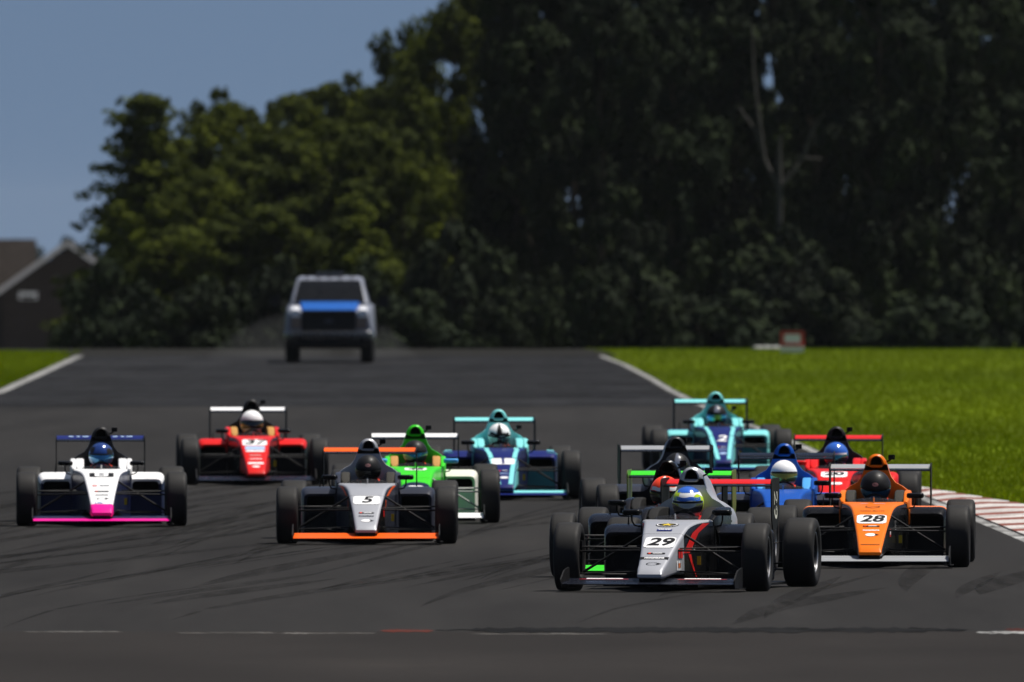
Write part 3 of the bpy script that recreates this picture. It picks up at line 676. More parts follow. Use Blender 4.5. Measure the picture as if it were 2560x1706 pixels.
# ------------------------------------------------------------------ driver
def helm(az, el, k=1.0):
    """point on the helmet shell; az 0 looks forward (-y)"""
    dx, dy, dz = math.sin(az)*math.cos(el), -math.cos(az)*math.cos(el), math.sin(el)
    rx, ry, rz = .123, .142, .132
    if dz < 0:
        rz = .135
        if dy < 0: ry += .022*min(1, -dz*2.2)*(-dy); rx -= .006*min(1, -dz*2)
    p = Vector((dx*rx, dy*ry, dz*rz))
    p.z = max(p.z, -.122+.02*(dy > 0))
    return p*k
def helm_patch(az0, az1, el0, el1, k, n=14, mm=8, wob=0.0):
    v = []; f = []
    for i in range(mm+1):
        for j in range(n+1):
            el = el0+(el1-el0)*i/mm+wob*math.sin(j*.9); az = az0+(az1-az0)*j/n; v.append(helm(math.radians(az), math.radians(el), k))
    for i in range(mm):
        for j in range(n): a = i*(n+1)+j; f.append((a, a+1, a+n+2, a+n+1))
    return MB().add(v, f)
m = MB(); N, K = 36, 22; secs = [[helm(2*math.pi*j/N, math.radians(-78+168*i/K*.9999)) for j in range(N)] for i in range(K+1)]
m.loft(secs); CM['helmet'] = m.mesh('helmet', 1, 50)
CM['visor'] = helm_patch(-76, 76, -27, 11, 1.02).mesh('visor', 1, 60)
CM['visor_band'] = helm_patch(-66, 66, 5, 12, 1.028, 14, 3).mesh('visor_band', 1, 60)
CM['crown_cap'] = helm_patch(-180, 180, 44, 89.5, 1.012, 30, 6, 0).mesh('crown_cap', 1, 60)
CM['swirl_l'] = helm_patch(-150, -38, 18, 46, 1.014, 14, 5, 6).mesh('swirl', 1, 60)
CM['swirl_r'] = helm_patch(30, 170, -20, 30, 1.014, 14, 6, 7).mesh('swirl', 1, 60)
CM['brow'] = helm_patch(-60, 60, 13, 26, 1.014, 14, 3, 2).mesh('brow', 1, 60)
CM['top_stripe'] = helm_patch(-16, 16, 19, 85, 1.015, 4, 8).mesh('top_stripe', 1, 60)
m = MB(); m.path([helm(math.radians(-14), math.radians(-48), 1.01), helm(0, math.radians(-46), 1.03), helm(math.radians(14), math.radians(-48), 1.01)], [.006, .01, .006], 6)
CM['vent'] = m.mesh('vent', 1, 60)
def helm_oval(az, el, w, h, k):
    v = [helm(math.radians(az), math.radians(el), k)]+[helm(math.radians(az+w*math.cos(t)), math.radians(el+h*math.sin(t)), k) for t in np.linspace(0, 6.283, 18, endpoint=False)]
    return MB().add(v, [(0, 1+i, 1+(i+1) % 18) for i in range(18)])
CM['maker_badge'] = helm_oval(0, 29, 13, 6.5, 1.022).mesh('maker_badge', 1, 0)
tg = text_geo('BELL', 1.0, 0, .02)
CM['maker_name'] = MB().add([helm(math.radians(x*8.5), math.radians(29+y*8.5), 1.027) for x, y in tg[0]], tg[1]).mesh('maker_name', 1, 0)
# body: one skinned figure, seated and reclined, arms to the wheel, fingers closed on its rim
def driver_body():
    V = []; E = []; R = []
    def pt(p, r, link_=None):
        V.append(p); R.append(r); 
        if link_ is not None: E.append((link_, len(V)-1))
        return len(V)-1
    hip = pt((0, 1.28, .19), .13); bel = pt((0, 1.36, .32), .135, hip); ch = pt((0, 1.42, .45), .15, bel); nk = pt((0, 1.40, .585), .062, ch); hd = pt((0, 1.37, .66), .062, nk); pt((0, 1.36, .75), .075, hd)
    for s in (-1, 1):
        sh = pt((s*.165, 1.42, .535), .066, ch); el = pt((s*.20, 1.26, .40), .046, sh); wr = pt((s*.125, 1.13, .555), .030, el); pm = pt((s*.112, 1.105, .585), .030, wr)
        for k, (dz, L) in enumerate(((.03, .9), (.012, 1.0), (-.006, .95), (-.022, .8))):
            a = pt((s*.118, 1.083, .592+dz), .0095, pm); b = pt((s*.104, 1.07, .592+dz+.004*L), .009, a); pt((s*.086, 1.082, .592+dz+.006*L), .008, b)
        t = pt((s*.09, 1.115, .615), .0105, pm); pt((s*.084, 1.10, .635), .009, t)
        kn = pt((s*.11, .80, .36), .075, hip); an = pt((s*.085, .38, .25), .045, kn); pt((s*.085, .30, .33), .035, an)
    me = bpy.data.meshes.new('body'); me.from_pydata(V, E, []); o = bpy.data.objects.new('body', me); C.objects.link(o)
    sk = o.modifiers.new('skin', 'SKIN'); sk.use_smooth_shade = True
    for i, r in enumerate(R): me.skin_vertices[0].data[i].radius = (r, r)
    me.skin_vertices[0].data[0].use_root = True
    o.modifiers.new('sub', 'SUBSURF').levels = 1
    dg = bpy.context.evaluated_depsgraph_get(); dg.update(); out = bpy.data.meshes.new_from_object(o.evaluated_get(dg)); bpy.data.objects.remove(o)
    out.materials.clear(); out.materials.append(None); return out
CM['driver_body'] = driver_body()
m = MB(); 
m.path([(-.17, 1.50, .60), (-.10, 1.36, .617), (-.085, 1.27, .55)], [.03, .028, .02], 6); m.path([(.17, 1.50, .60), (.10, 1.36, .617), (.085, 1.27, .55)], [.03, .028, .02], 6)
CM['neck_brace'] = m.mesh('neck_brace', 1, 60)
CM['shoulder_belt'] = MB().loft([[(x, y, z), (x+.05, y, z), (x+.05, y+.004, z-.004), (x, y+.004, z-.004)] for x, y, z in ((.06, 1.46, .645), (.062, 1.33, .640), (.062, 1.255, .60), (.05, 1.22, .5))]).mesh('shoulder_belt', 1, 30)

# ------------------------------------------------------------------ colours
def P_(name, col, **k): return paint(name, col, **k)
BLACK = P_('gloss_black', (.004, .004, .0045), rough=.25, dirt=.05); CARBON = P_('carbon', (.005, .005, .0055), rough=.55, coat=0, dirt=.06)
NAVYBLK = P_('navy_black', (.006, .0075, .013), rough=.25, coat=.5, dirt=.05); GREYBLUE = P_('dark_grey_blue', (.026, .029, .042), rough=.3, coat=.4, dirt=.1)
SILVER = P_('silver', (.40, .41, .44), rough=.36, metal=.3, coat=.4, dirt=.1); SILVER2 = P_('wing_silver', (.34, .35, .36), rough=.4, metal=.3)
ORANGE = P_('orange', (.80, .17, .004)); ORANGE2 = P_('vivid_orange', (.92, .115, .004)); PEACH = P_('orange_peach', (.72, .19, .06), rough=.5)
RED = P_('red', (.66, .010, .008)); REDW = P_('wing_red', (.62, .010, .010)); WHITE = P_('white', (.86, .86, .86), rough=.35)
CREAM = P_('cream_white', (.72, .72, .62), rough=.4); MAGENTA = P_('magenta', (.78, .005, .28)); NAVY = P_('navy', (.006, .013, .12)); DNAVY = P_('dark_navy', (.01, .014, .05))
TEAL = P_('teal', (.22, .68, .68)); DTEAL = P_('deep_teal', (.05, .22, .23)); GREEN = P_('green', (.045, .62, .02)); BLUE = P_('blue', (.006, .075, .38)); LBLUE = P_('light_blue', (.08, .35, .75))
TAN = P_('tan_foam', (.45, .24, .07), rough=.8, coat=0); FOAM = P_('grey_foam', (.035, .033, .028), rough=.85, coat=0); DKFOAM = P_('black_foam', (.014, .014, .014), rough=.85, coat=0)
YELLOW = P_('yellow', (.7, .5, .02)); NEON = P_('neon_yellow', (.55, .75, .03)); REDORANGE = P_('red_orange', (.92, .07, .025), dirt=0); HBLUE = P_('helmet_blue', (.02, .12, .55), rough=.18, coat=.8)
MBLACK = P_('matte_black', (.014, .014, .015), rough=.45, coat=.1); DKBLUEH = P_('chrome_blue', (.01, .05, .25), rough=.15, coat=1.0, metal=.3); CHROME = P_('chrome', (.55, .55, .56), rough=.15, metal=.9)
SUIT = P_('dark_suit', (.016, .016, .02), rough=.85, coat=0); SUIT2 = P_('navy_suit', (.012, .016, .05), rough=.85, coat=0); PALEB = P_('pale_blue', (.40, .55, .80)); PINK = P_('pale_red', (.6, .3, .28))
INK = P_('ink', (.006, .006, .007), rough=.5, coat=0); PAPER = P_('panel_white', (.86, .86, .86), rough=.45, coat=.1)
RUBBER = P_('tyre_black', (.015, .0145, .014), rough=.6, coat=0, var=-.35, scale=9, dirt=.12); RIM = P_('rim_dark', (.03, .03, .032), rough=.35, metal=.6); LIP = P_('rim_lip', (.4, .4, .41), rough=.3, metal=.8)
DARK = P_('intake_dark', (.004, .004, .004), rough=.9, coat=0)
def visor_mat(name, col, rough=.06): return paint(name, col, rough=rough, metal=.75, coat=1.0, var=.3, scale=14)
V_DK = visor_mat('visor_dark', (.02, .022, .025)); V_GOLD = visor_mat('visor_gold', (.42, .33, .03)); V_TEAL = visor_mat('visor_teal', (.03, .30, .36)); V_BLUE = visor_mat('visor_blue', (.03, .22, .45)); V_SILV = visor_mat('visor_silver', (.25, .25, .24))
def rainbow():
    m = visor_mat('visor_rainbow', (.1, .4, .1)); nt = m.node_tree; b = nt.nodes['Principled BSDF']
    tc = nd(nt, 'ShaderNodeTexCoord'); sp = nd(nt, 'ShaderNodeSeparateXYZ'); nt.links.new(tc.outputs['Generated'], sp.inputs[0])
    r = ramp(nt, [(0, (.01, .05, .5)), (.25, (.01, .4, .6)), (.45, (.3, .6, .02)), (.62, (.3, .6, .02)), (.8, (.01, .4, .6)), (1, (.01, .05, .5))]); nt.links.new(sp.outputs['X'], r.inputs[0]); nt.links.new(r.outputs[0], b.inputs['Base Color']); return m
V_RAIN = rainbow()
def glass_tint():
    m = bpy.data.materials.new('smoked_screen'); m.use_nodes = True; nt = m.node_tree; b = nt.nodes['Principled BSDF']
    b.inputs['Base Color'].default_value = (.02, .018, .015, 1); b.inputs['Roughness'].default_value = .08; b.inputs['Alpha'].default_value = .28; return m
SCREEN = glass_tint()

# ------------------------------------------------------------------ assembling one car
def mirror_x(o): o.scale = (-1, 1, 1); return o
def decal(car_part, me, mat, name='sticker'): return link(name, me, mat, car_part)
def make_car(fx, fy, wx, dw, L, label):
    """fx, fy: pixel of the ground point between the front tyres; wx: pixel column of the rear wing centre; dw: distance of the rear wing"""
    d = dw-3.1 if dw else 150.0
    if not dw:
        for _ in range(40): d = F_PX*(CAM_H-.02-gz(d))/(fy-HY)
        dw = d+3.1
    X = (fx-CX)*d/F_PX; XW = (wx-CX)*dw/F_PX; yaw = -math.asin(max(-.5, min(.5, (XW-X)/3.1)))
    z0 = gz(d)+.02; z1 = gz(d+2.75)+.02
    car = empty('race_car', (X, d, z0), (math.atan2(z1-z0, 2.75), 0, yaw)); tag(car, label, 'race car', 'race cars running on the track')
    g = lambda k, df: L.get(k, df)
    body = L['body']; nose = g('nose', body); side = g('side', BLACK); air = g('air', body); pod = g('pod', body); fw = g('fwing', CARBON); rw = g('rwing', CARBON); mir = g('mirror', BLACK)
    nc = link('nose_cone', CM['nose_cone'], [nose, g('nose_side', side)], car)
    mono = link('monocoque', CM['monocoque'], [g('cowl', nose), side], car)
    for s in (1, -1):
        o = link('cockpit_surround', CM['cockpit_surround'], g('surround', body), car); o.scale.x = s
        o = link('headrest_pad', CM['headrest_pad'], g('foam', FOAM), car); o.scale.x = s
    link('cockpit_tub', CM['cockpit_tub'], side, car); link('windscreen', CM['windscreen'], SCREEN, car)
    ec = link('engine_cover', CM['engine_cover'], air, car); link('air_intake', CM['air_intake'], DARK, ec)
    for s in (1, -1):
        o = link('sidepod', CM['sidepod'], [pod, g('pod_lip', pod), g('pod_side', BLACK), g('pod_low', CARBON)], car); o.scale.x = s
        link('intake', CM['sidepod_intake'], DARK, o)
    link('floor', CM['floor'], CARBON, car)
    w = link('front_wing', CM['front_wing'], fw, car)
    for s in (1, -1):
        o = link('flap', CM['front_flap'], g('fflap', fw), w); o.scale.x = s
        o = link('endplate', CM['wing_endplate'], g('fend', CARBON), w); o.scale.x = s
    link('nose_pylon', CM['nose_pylon'], CARBON, car)
    rwo = link('rear_wing', CM['rear_wing'], g('rmain', BLACK), car); link('flap', CM['rear_flap'], rw, rwo); link('lower_beam', CM['lower_beam'], CARBON, rwo); link('pylon', CM['rear_pylon'], CARBON, rwo)
    for s in (1, -1): o = link('endplate', CM['rear_endplate'], g('rend', CARBON), rwo); o.scale.x = s
    link('gearbox', CM['gearbox'], CARBON, car)
    for s in (1, -1):
        o = link('mirror', CM['mirror'], mir, car); o.scale.x = s; link('stalk', CM['mirror_stalk'], BLACK, o)
    steer = g('steer', 0.0)
    for s in (1, -1):
        for ax in ('f', 'r'):
            loc = (s*.769, 0, .2765) if ax == 'f' else (s*.742, 2.75, .285)
            o = link('wheel', CM['hub'], CARBON, car, loc, (0, 0, (steer if ax == 'f' else 0)+(math.pi if s < 0 else 0)))
            t = link('tyre', CM['tyre_'+ax], RUBBER, o); r = link('rim', CM['rim_'+ax], [RIM, LIP], o)
            r.rotation_euler.x = random.random()*6
    for nm in ('pushrod', 'upper_wishbone', 'lower_wishbone', 'track_rod', 'rear_upper_wishbone', 'rear_lower_wishbone'):
        for s in (1, -1): o = link(nm, CM[nm], g('arms', CARBON), car); o.scale.x = s
    link('action_camera', CM['action_camera'], BLACK, car, g('cam', (0, 0, 0))); link('pitot_tube', CM['pitot_tube'], LIP, car); link('antenna', CM['antenna'], BLACK, car)
    link('tow_strap', CM['tow_strap'], YELLOW, car); link('steering_wheel', CM['steering_wheel'], BLACK, car)
    # marks on the nose
    num = g('num', None)
    if num:
        yc = g('num_y', -.16); 
        if g('panel', True): decal(nc if yc < 0 else mono, on_top(rrect(g('pw', .27), g('ph', .2), .03), yc), PAPER, 'number_panel')
        decal(nc if yc < 0 else mono, on_top(text_geo(num, g('nsize', .205), g('nshear', .2), .006, g('nsx', 1.0)), yc, .007), g('ink', INK), 'number')
    for me, mat, nm in g('marks', []): decal(nc, me, mat, nm)
    for me, mat, nm in g('mono_marks', []): decal(mono, me, mat, nm)
    # the driver
    hp = g('head', {}); z_h = .700+hp.get('dz', 0)
    pr = empty('person', tuple(car.matrix_basis @ Vector((0, 1.3, .05))), tuple(car.rotation_euler)); tag(pr, hp['label'], 'person', 'drivers in the race cars')
    off = (0, -1.3, -.05); Z93 = (1, 1, .93)
    link('body', CM['driver_body'], hp.get('suit', SUIT), pr, off, scale=Z93); link('neck_brace', CM['neck_brace'], hp.get('brace', MBLACK), pr, off, scale=Z93)
    for s in (1, -1): o = link('shoulder_belt', CM['shoulder_belt'], hp.get('belt', REDORANGE), pr, off, scale=Z93); o.scale.x = s
    h = link('helmet', CM['helmet'], hp['shell'], pr, (hp.get('dx', 0), 1.345-1.3, z_h-.05), (hp.get('pitch', .08), hp.get('roll', 0), hp.get('turn', 0)))
    h.scale = (hp.get('size', 1.05),)*3; link('visor', CM['visor'], hp.get('visor', V_DK), h); link('vent', CM['vent'], hp.get('vent', hp['shell']), h)
    for k, mat in hp.get('bits', []): link({'swirl_l': 'painted_swirl', 'swirl_r': 'painted_swirl', 'brow': 'brow_stripe'}.get(k, k), CM[k], mat, h)
    if 'visor_band' not in [k for k, _ in hp.get('bits', [])]: link('visor_strip', CM['visor_band'], INK, h)
    if hp.get('badge'):
        b_ = link('maker_badge', CM['maker_badge'], PINK, h); link('lettering', CM['maker_name'], INK, b_)
    return car, nc, mono, rwo

# recurring small marks
def strip_sticker(yc, base=INK, w=.15, word=True, ink=PAPER):
    out = [(on_top(rrect(w, .026, .006, 4), yc, .004), base, 'sticker')]
    if word: out.append((on_top(rrect(w*.52, .010, .003, 3), yc, .0065, .012), ink, 'lettering_band'))
    out.append((on_top(poly2([(-w*.44, -.009), (-w*.3, -.009), (-w*.26, .009), (-w*.40, .009)]), yc, .0065), REDORANGE, 'emblem')); return out
def mountune(yc, col=PAPER, w=1.0): return [(on_top(text_geo('mountune', .042*w, 0, .0018, .85), yc, .005), col, 'lettering')]
def arrow_logo(yc, col, fill=False, r=.042):
    out = []
    if fill: out.append((on_top(ring(0, r*.8, 1.5, 20), yc, .0045), col, 'emblem'))
    else: out.append((on_top(ring(r*.66, r*.78, 1.55, 26, .5, 6.283-.2), yc, .0045), col, 'emblem'))
    out.append((on_top(poly2([(.03, -.020), (.078, .0), (.03, .022), (.042, .0)]), yc, .0062), INK if fill else col, 'arrow')); return out

cars = []
NOSE_TIP = MB().loft([[(x*1.03, -.75 if y < -.74 else y, ztop(y)+(z-ztop(y))*1.04+.003) for x, _, z in body_sec(y)] for y in (-.745, -.735, -.715, -.66, -.57)], cap1=False).mesh('nose_tip', 1, 40)
cars.append(make_car(1658, 1478, 1798, None, dict(body=BLACK, nose=SILVER, nose_side=SILVER, side=BLACK, cowl=SILVER, surround=BLACK, foam=DKFOAM, air=SILVER, pod=NAVYBLK, pod_side=NAVYBLK, pod_low=BLACK,
    fwing=NAVYBLK, rwing=REDW, rend=CARBON, mirror=BLACK, num='29', num_y=-.18, pw=.25, ph=.215, steer=math.radians(2), 
    marks=strip_sticker(-.385)+[(on_top(rrect(.235, .042, .004, 4), -.475, .004), INK, 'band')]+[(on_top(text_geo('mountune', .046, 0, .002, .85), -.475, .0065), PAPER, 'lettering')]+arrow_logo(-.59, INK)+[
        (on_side(rrect(.13, .085, .006), -.13, .33, 1), RED, 'sticker'), (on_side(rrect(.13, .085, .006), -.19, .225, 1), PAPER, 'sticker'), (on_side(rrect(.08, .04, .004), -.18, .225, 1, .006), PEACH, 'sticker')],
    mono_marks=[(flank_strip([(.60, .585), (.32, .50), (.10, .36), (.04, .33)], (.16, .20), 1), RED, 'stripe'), (flank_strip([(.14, .32), (.2, .24), (.32, .12)], (.08, .03), 1), RED, 'stripe'),
        (flank_strip([(.60, .585), (.32, .50), (.10, .36)], (.16, .16), -1), RED, 'stripe'),
        (on_top(ring(0, .075, 1.25, 28), .22, .004), INK, 'emblem'), (on_top(ring(.062, .069, 1.25, 28), .22, .006), PAPER, 'emblem_ring'), (on_top(star(.058), .22, .0065), YELLOW, 'star'),
        (on_top(rrect(.125, .05, .003, 4), .065, .004), NAVY, 'sticker'), (on_top(text_geo('TRUMP', .034, 0, .001), .073, .0065), PAPER, 'lettering'),
        (on_side(ring(.055, .064, .7, 24, .4, 6.0), .27, .41, 1), PAPER, 'emblem')],
    head=dict(label='driver in blue, white and neon yellow helmet in the silver car', shell=WHITE, visor=V_SILV, bits=[('crown_cap', HBLUE), ('swirl_l', NEON), ('swirl_r', NEON), ('brow', HBLUE)], pitch=.10, turn=.10, belt=RED)),
    'silver and black race car with black number 29 and red rear wing'))
# 29: number on the end plate and stickers on the pod flank
car29, _, _, rw29 = cars[-1]
def plane_x(g, x, yc, zc, rot=0):
    v, f = g; c, s = math.cos(rot), math.sin(rot); return MB().add([(x, yc+(a*c-b*s), zc+(a*s+b*c)) for a, b in v], f).mesh('decal', 1, 0)
link('number', plane_x(text_geo('29', .26, 0, .004), .4685, 3.12, .72, -math.pi/2), CREAM, rw29)
link('number', plane_x(text_geo('29', .2, 0, -.004), .4695, 3.12, .72, -math.pi/2), INK, rw29)
for yc, zc, w, h, mt in ((1.42, .44, .34, .10, PAPER), (1.45, .43, .18, .07, RED), (1.5, .31, .3, .08, PALEB), (1.5, .21, .26, .06, PAPER)):
    link('sticker', plane_x(rrect(w, h, .01), .6545 if mt is not RED else .6575, yc, zc), mt, car29)

cars.append(make_car(2180, 1418, 2201, None, dict(body=ORANGE, nose=ORANGE, side=BLACK, cowl=ORANGE, foam=FOAM, air=ORANGE, pod=PEACH, pod_lip=BLACK, pod_side=BLACK, fwing=SILVER2, fflap=SILVER2, rwing=SILVER2, num='28', num_y=-.10, pw=.265, ph=.2,
    marks=strip_sticker(-.245)+mountune(-.325)+arrow_logo(-.42, PAPER, True)+[(on_top(rrect(.17, .012, .003, 3), -.64, .004), INK, 'lettering_band'), (on_side(rrect(.10, .075, .005), -.11, .33, 1), RED, 'sticker'), (on_side(rrect(.06, .035, .005), -.11, .33, 1, .006), PAPER, 'sticker')],
    mono_marks=[(on_top(poly2([(-.062, .05), (-.054, .05), (-.054, -.01), (0, -.052), (0, -.06), (-.062, -.015)]), .22, .005), INK, 'shield'), (on_top(poly2([(.062, .05), (.062, -.015), (0, -.06), (0, -.052), (.054, -.01), (.054, .05)]), .22, .005), INK, 'shield'),
        (on_top(poly2([(-.062, .05), (.062, .05), (.062, .043), (-.062, .043)]), .22, .0055), INK, 'shield'), (on_top(poly2([(-.05, -.03), (.05, .03), (.054, .025), (-.046, -.035)]), .22, .0055), INK, 'shield'),
        (on_top(text_geo('ARENA MOTTS', .026, 0, .0004, 1.25), .085, .005), INK, 'lettering'), (on_top(rrect(.075, .03, .008, 3), .45, .005, -.08), PALEB, 'lettering_band'), (on_top(rrect(.11, .03, .008, 3), .45, .005, .055), PALEB, 'lettering_band'),
        (on_side(ring(.05, .06, .7, 24, .4, 6.0), .25, .41, 1), PAPER, 'emblem'), (on_side(ring(.05, .06, .7, 24, .4, 6.0), .25, .41, -1), PAPER, 'emblem')],
    head=dict(label='driver in matte black helmet in the orange car', shell=MBLACK, visor=V_BLUE, pitch=.34, badge=True, suit=SUIT2, size=1.13)),
    'orange and black race car with number 28 and silver wings'))
cars.append(make_car(917, 1359, 925, None, dict(body=GREYBLUE, nose=SILVER, nose_side=BLACK, side=GREYBLUE, cowl=SILVER, foam=FOAM, surround=GREYBLUE, air=SILVER, pod=GREYBLUE, pod_side=GREYBLUE, pod_low=BLACK, fwing=ORANGE2, rwing=ORANGE2, num='5', num_y=-.12, pw=.26, ph=.2, nsx=1.0,
    marks=strip_sticker(-.40)+mountune(-.47, GREYBLUE)+arrow_logo(-.58, PAPER, True)+[(on_side(rrect(.08, .1, .005), -.1, .33, 1), RED, 'sticker')],
    mono_marks=[(flank_strip([(.62, .592), (.38, .54), (.2, .49)], (.14, .14), 1), ORANGE2, 'stripe'), (flank_strip([(.62, .592), (.38, .54), (.2, .49)], (.14, .14), -1), ORANGE2, 'stripe'), (flank_strip([(.08, .45), (.02, .34)], (.05, .05), 1), ORANGE2, 'stripe'), (flank_strip([(.08, .45), (.02, .34)], (.05, .05), -1), ORANGE2, 'stripe')],
    head=dict(label='driver in dark grey helmet in the car with orange wings', shell=MBLACK, visor=V_DK, pitch=.22, badge=True)),
    'grey race car with number 5, bright orange front and rear wings'))
cars.append(make_car(254, 1315, 251, None, dict(body=WHITE, nose=WHITE, side=DNAVY, cowl=WHITE, foam=WHITE, air=MBLACK, pod=WHITE, pod_lip=WHITE, pod_side=DNAVY, pod_low=DNAVY, nose_side=DNAVY, fwing=MAGENTA, fflap=DNAVY, rwing=NAVY, num='8', num_y=.20, panel=False, nsize=.001,
    marks=[(NOSE_TIP, MAGENTA, 'nose_tip')]+strip_sticker(-.27, word=False)+mountune(-.35, INK, .9)+arrow_logo(-.44, INK)+[(on_top(text_geo('Lilly', .05, 0, .001, 1.1), -.545, .005, -.03), BLUE, 'lettering'), (on_top(ring(.012, .02, 1.2), -.14, .005, -.07), RED, 'emblem'), (on_top(rrect(.10, .014, .003, 3), -.14, .005, .03), GREYBLUE, 'lettering_band')],
    mono_marks=[(on_top(rrect(.25, .17, .01), .17, .004), INK, 'number_panel'), (on_top(rrect(.14, .155, .02), .17, .0065), PAPER, 'number'), (on_top(rrect(.05, .03, .005), .20, .0085), GREYBLUE, 'number_counter'), (on_top(rrect(.05, .03, .005), .135, .0085), GREYBLUE, 'number_counter')],
    head=dict(label='driver in dark blue helmet with blue visor in the white car', shell=DKBLUEH, visor=V_BLUE, bits=[('swirl_l', MBLACK), ('swirl_r', MBLACK)], pitch=.04)),
    'white race car with magenta nose tip and navy rear wing'))
nc8 = cars[-1]; 
for s in (-1, 1):       # the lettering on the wing is too blurred to read: pale broken band
    for k, w in enumerate((.055, .04, .07)): link('lettering_band', MB().add([(s*.23-.075+.075*k+x, 3.225+y*.96, .9395+y*.27) for x, y in rrect(w, .030, .008, 3)[0]], rrect(w, .030, .008, 3)[1]).mesh('decal', 1, 0), PALEB, nc8[3])
cars.append(make_car(637, 1212, 620, None, dict(body=RED, nose=RED, side=BLACK, nose_side=RED, cowl=RED, foam=TAN, air=MBLACK, pod=RED, pod_lip=RED, pod_side=BLACK, fwing=NAVYBLK, rwing=WHITE, num='37', num_y=.10, pw=.29, ph=.24, nsx=1.05, nsize=.24,
    marks=[(on_top(rrect(.235, .10, .01), -.085, .004), PALEB, 'sticker'), (on_top(rrect(.22, .045, .008), -.17, .005), PAPER, 'sticker'), (on_top(rrect(.14, .03, .006), -.28, .004), PINK, 'sticker')]+mountune(-.38)+[(on_top(rrect(.19, .05, .02), -.50, .004), PAPER, 'sticker'), (on_top(ring(0, .03, 1.6), -.60, .004), PAPER, 'emblem')],
    head=dict(label='driver in plain white helmet in the red car with white wing', shell=WHITE, visor=V_DK, pitch=.0, suit=SUIT, size=1.13, dz=.02)),
    'red race car with number 37, white rear wing and tan headrest'))
cars.append(make_car(1039, 1307, 1037, None, dict(body=GREEN, nose=GREEN, side=GREEN, nose_side=GREEN, cowl=GREEN, foam=TAN, air=GREEN, pod=CREAM, pod_lip=CREAM, pod_side=CREAM, pod_low=CREAM, fwing=WHITE, rwing=WHITE, arms=P_('pale_arm', (.35, .36, .34), rough=.5), mirror=LBLUE, num='45', num_y=.36, pw=.23, ph=.20, nsx=.8,
    marks=[(on_top(ring(0, .11, 1.3), -.22, .004), DNAVY, 'emblem'), (on_top(rrect(.16, .09, .03), -.25, .006), PAPER, 'sticker'), (on_top(rrect(.04, .05, .004), -.3, .008), YELLOW, 'sticker')],
    head=dict(label='driver in black helmet with teal visor in the green car', shell=MBLACK, visor=V_TEAL, pitch=.05)),
    'bright green race car with cream sidepods and white rear wing'))
def teal_car(fx, fy, wx, dw, num, panel, head, label):
    mk = [(top_edge(.052, s, -.70, -.02), TEAL, 'edge_stripe') for s in (-1, 1)]
    mk2 = [(top_edge(.052, s, -.005, .70), TEAL, 'edge_stripe') for s in (-1, 1)]
    mk += strip_sticker(-.34, DNAVY, .12)+mountune(-.41, PALEB, .7)+[(on_top(ring(0, .03, 1.6), -.52, .004), PAPER if panel else PALEB, 'emblem')]
    return make_car(fx, fy, wx, dw, dict(body=TEAL, nose=NAVY, side=DNAVY, nose_side=TEAL, cowl=NAVY, foam=TEAL, air=TEAL, pod=NAVY, pod_lip=TEAL if not panel else NAVY, pod_side=TEAL if not panel else DNAVY, pod_low=DTEAL, fwing=NAVY, fflap=TEAL, rwing=TEAL, num=num, num_y=-.10, panel=panel, pw=.26, ph=.17, nsx=.95, nshear=0 if panel else .2, ink=NAVY if panel else PAPER, nsize=.21 if panel else .26, marks=mk, mono_marks=mk2, head=head, cam=(.09, -.05, -.17)), label)
cars.append(teal_car(1257, 1249, 1236, None, '1', True, dict(label='driver in black and white helmet in the teal car numbered 1', shell=WHITE, visor=V_SILV, bits=[('brow', INK), ('top_stripe', INK)], pitch=.25), 'teal and navy race car with white number panel showing 1'))
cars.append(teal_car(1803, 1185, 1776, 202.0, '2', False, dict(label='driver in black helmet with rainbow visor in the teal car numbered 2', shell=MBLACK, visor=V_RAIN, bits=[('top_stripe', CHROME)], pitch=.02), 'teal and navy race car with bare white number 2 on its nose'))
c = cars[-2]
for s in (1, -1):
    link('pod_corner', MB().loft([[(s*(.648), 1.055, .30), (s*.648, 1.055, .53), (s*.60, 1.036, .552), (s*.53, 1.036, .552), (s*.55, 1.036, .52), (s*.60, 1.036, .50), (s*.607, 1.036, .30)], [(s*(.66), 1.4, .30), (s*.66, 1.4, .53), (s*.61, 1.4, .577), (s*.54, 1.4, .577), (s*.55, 1.4, .55), (s*.61, 1.4, .52), (s*.63, 1.4, .30)]]).mesh('pod_corner', 1, 30), TEAL, c[0])
cars.append(make_car(2085, 1290, 2096, 167.5, dict(body=RED, nose=RED, side=BLACK, nose_side=RED, cowl=RED, foam=RED, air=MBLACK, pod=RED, pod_lip=RED, pod_side=RED, pod_low=BLACK, fwing=RED, rwing=REDW, num='20', num_y=.18, pw=.27, ph=.24, nsx=1.0, nshear=0, mirror=RED,
    marks=[(on_top(rrect(.17, .06, .02), -.1, .004), PAPER, 'sticker')]+mountune(-.4),
    head=dict(label='driver in blue helmet with white band in the red car with red wing', shell=HBLUE, visor=V_TEAL, bits=[('visor_band', WHITE)], pitch=.05, badge=False, turn=-.1)),
    'red race car with number 20, red rear wing and black airbox'))
cars.append(make_car(1955, 1360, 1966, 154.5, dict(body=BLUE, nose=BLUE, side=BLUE, cowl=BLUE, foam=LBLUE, air=BLUE, pod=BLUE, pod_lip=GREYBLUE, pod_side=GREYBLUE, fwing=BLUE, rwing=NAVYBLK, marks=strip_sticker(-.4),
    head=dict(label='driver in white helmet with gold visor in the blue car', shell=WHITE, visor=V_GOLD, pitch=.0, turn=.05)),
    'all blue race car with black rear wing'))
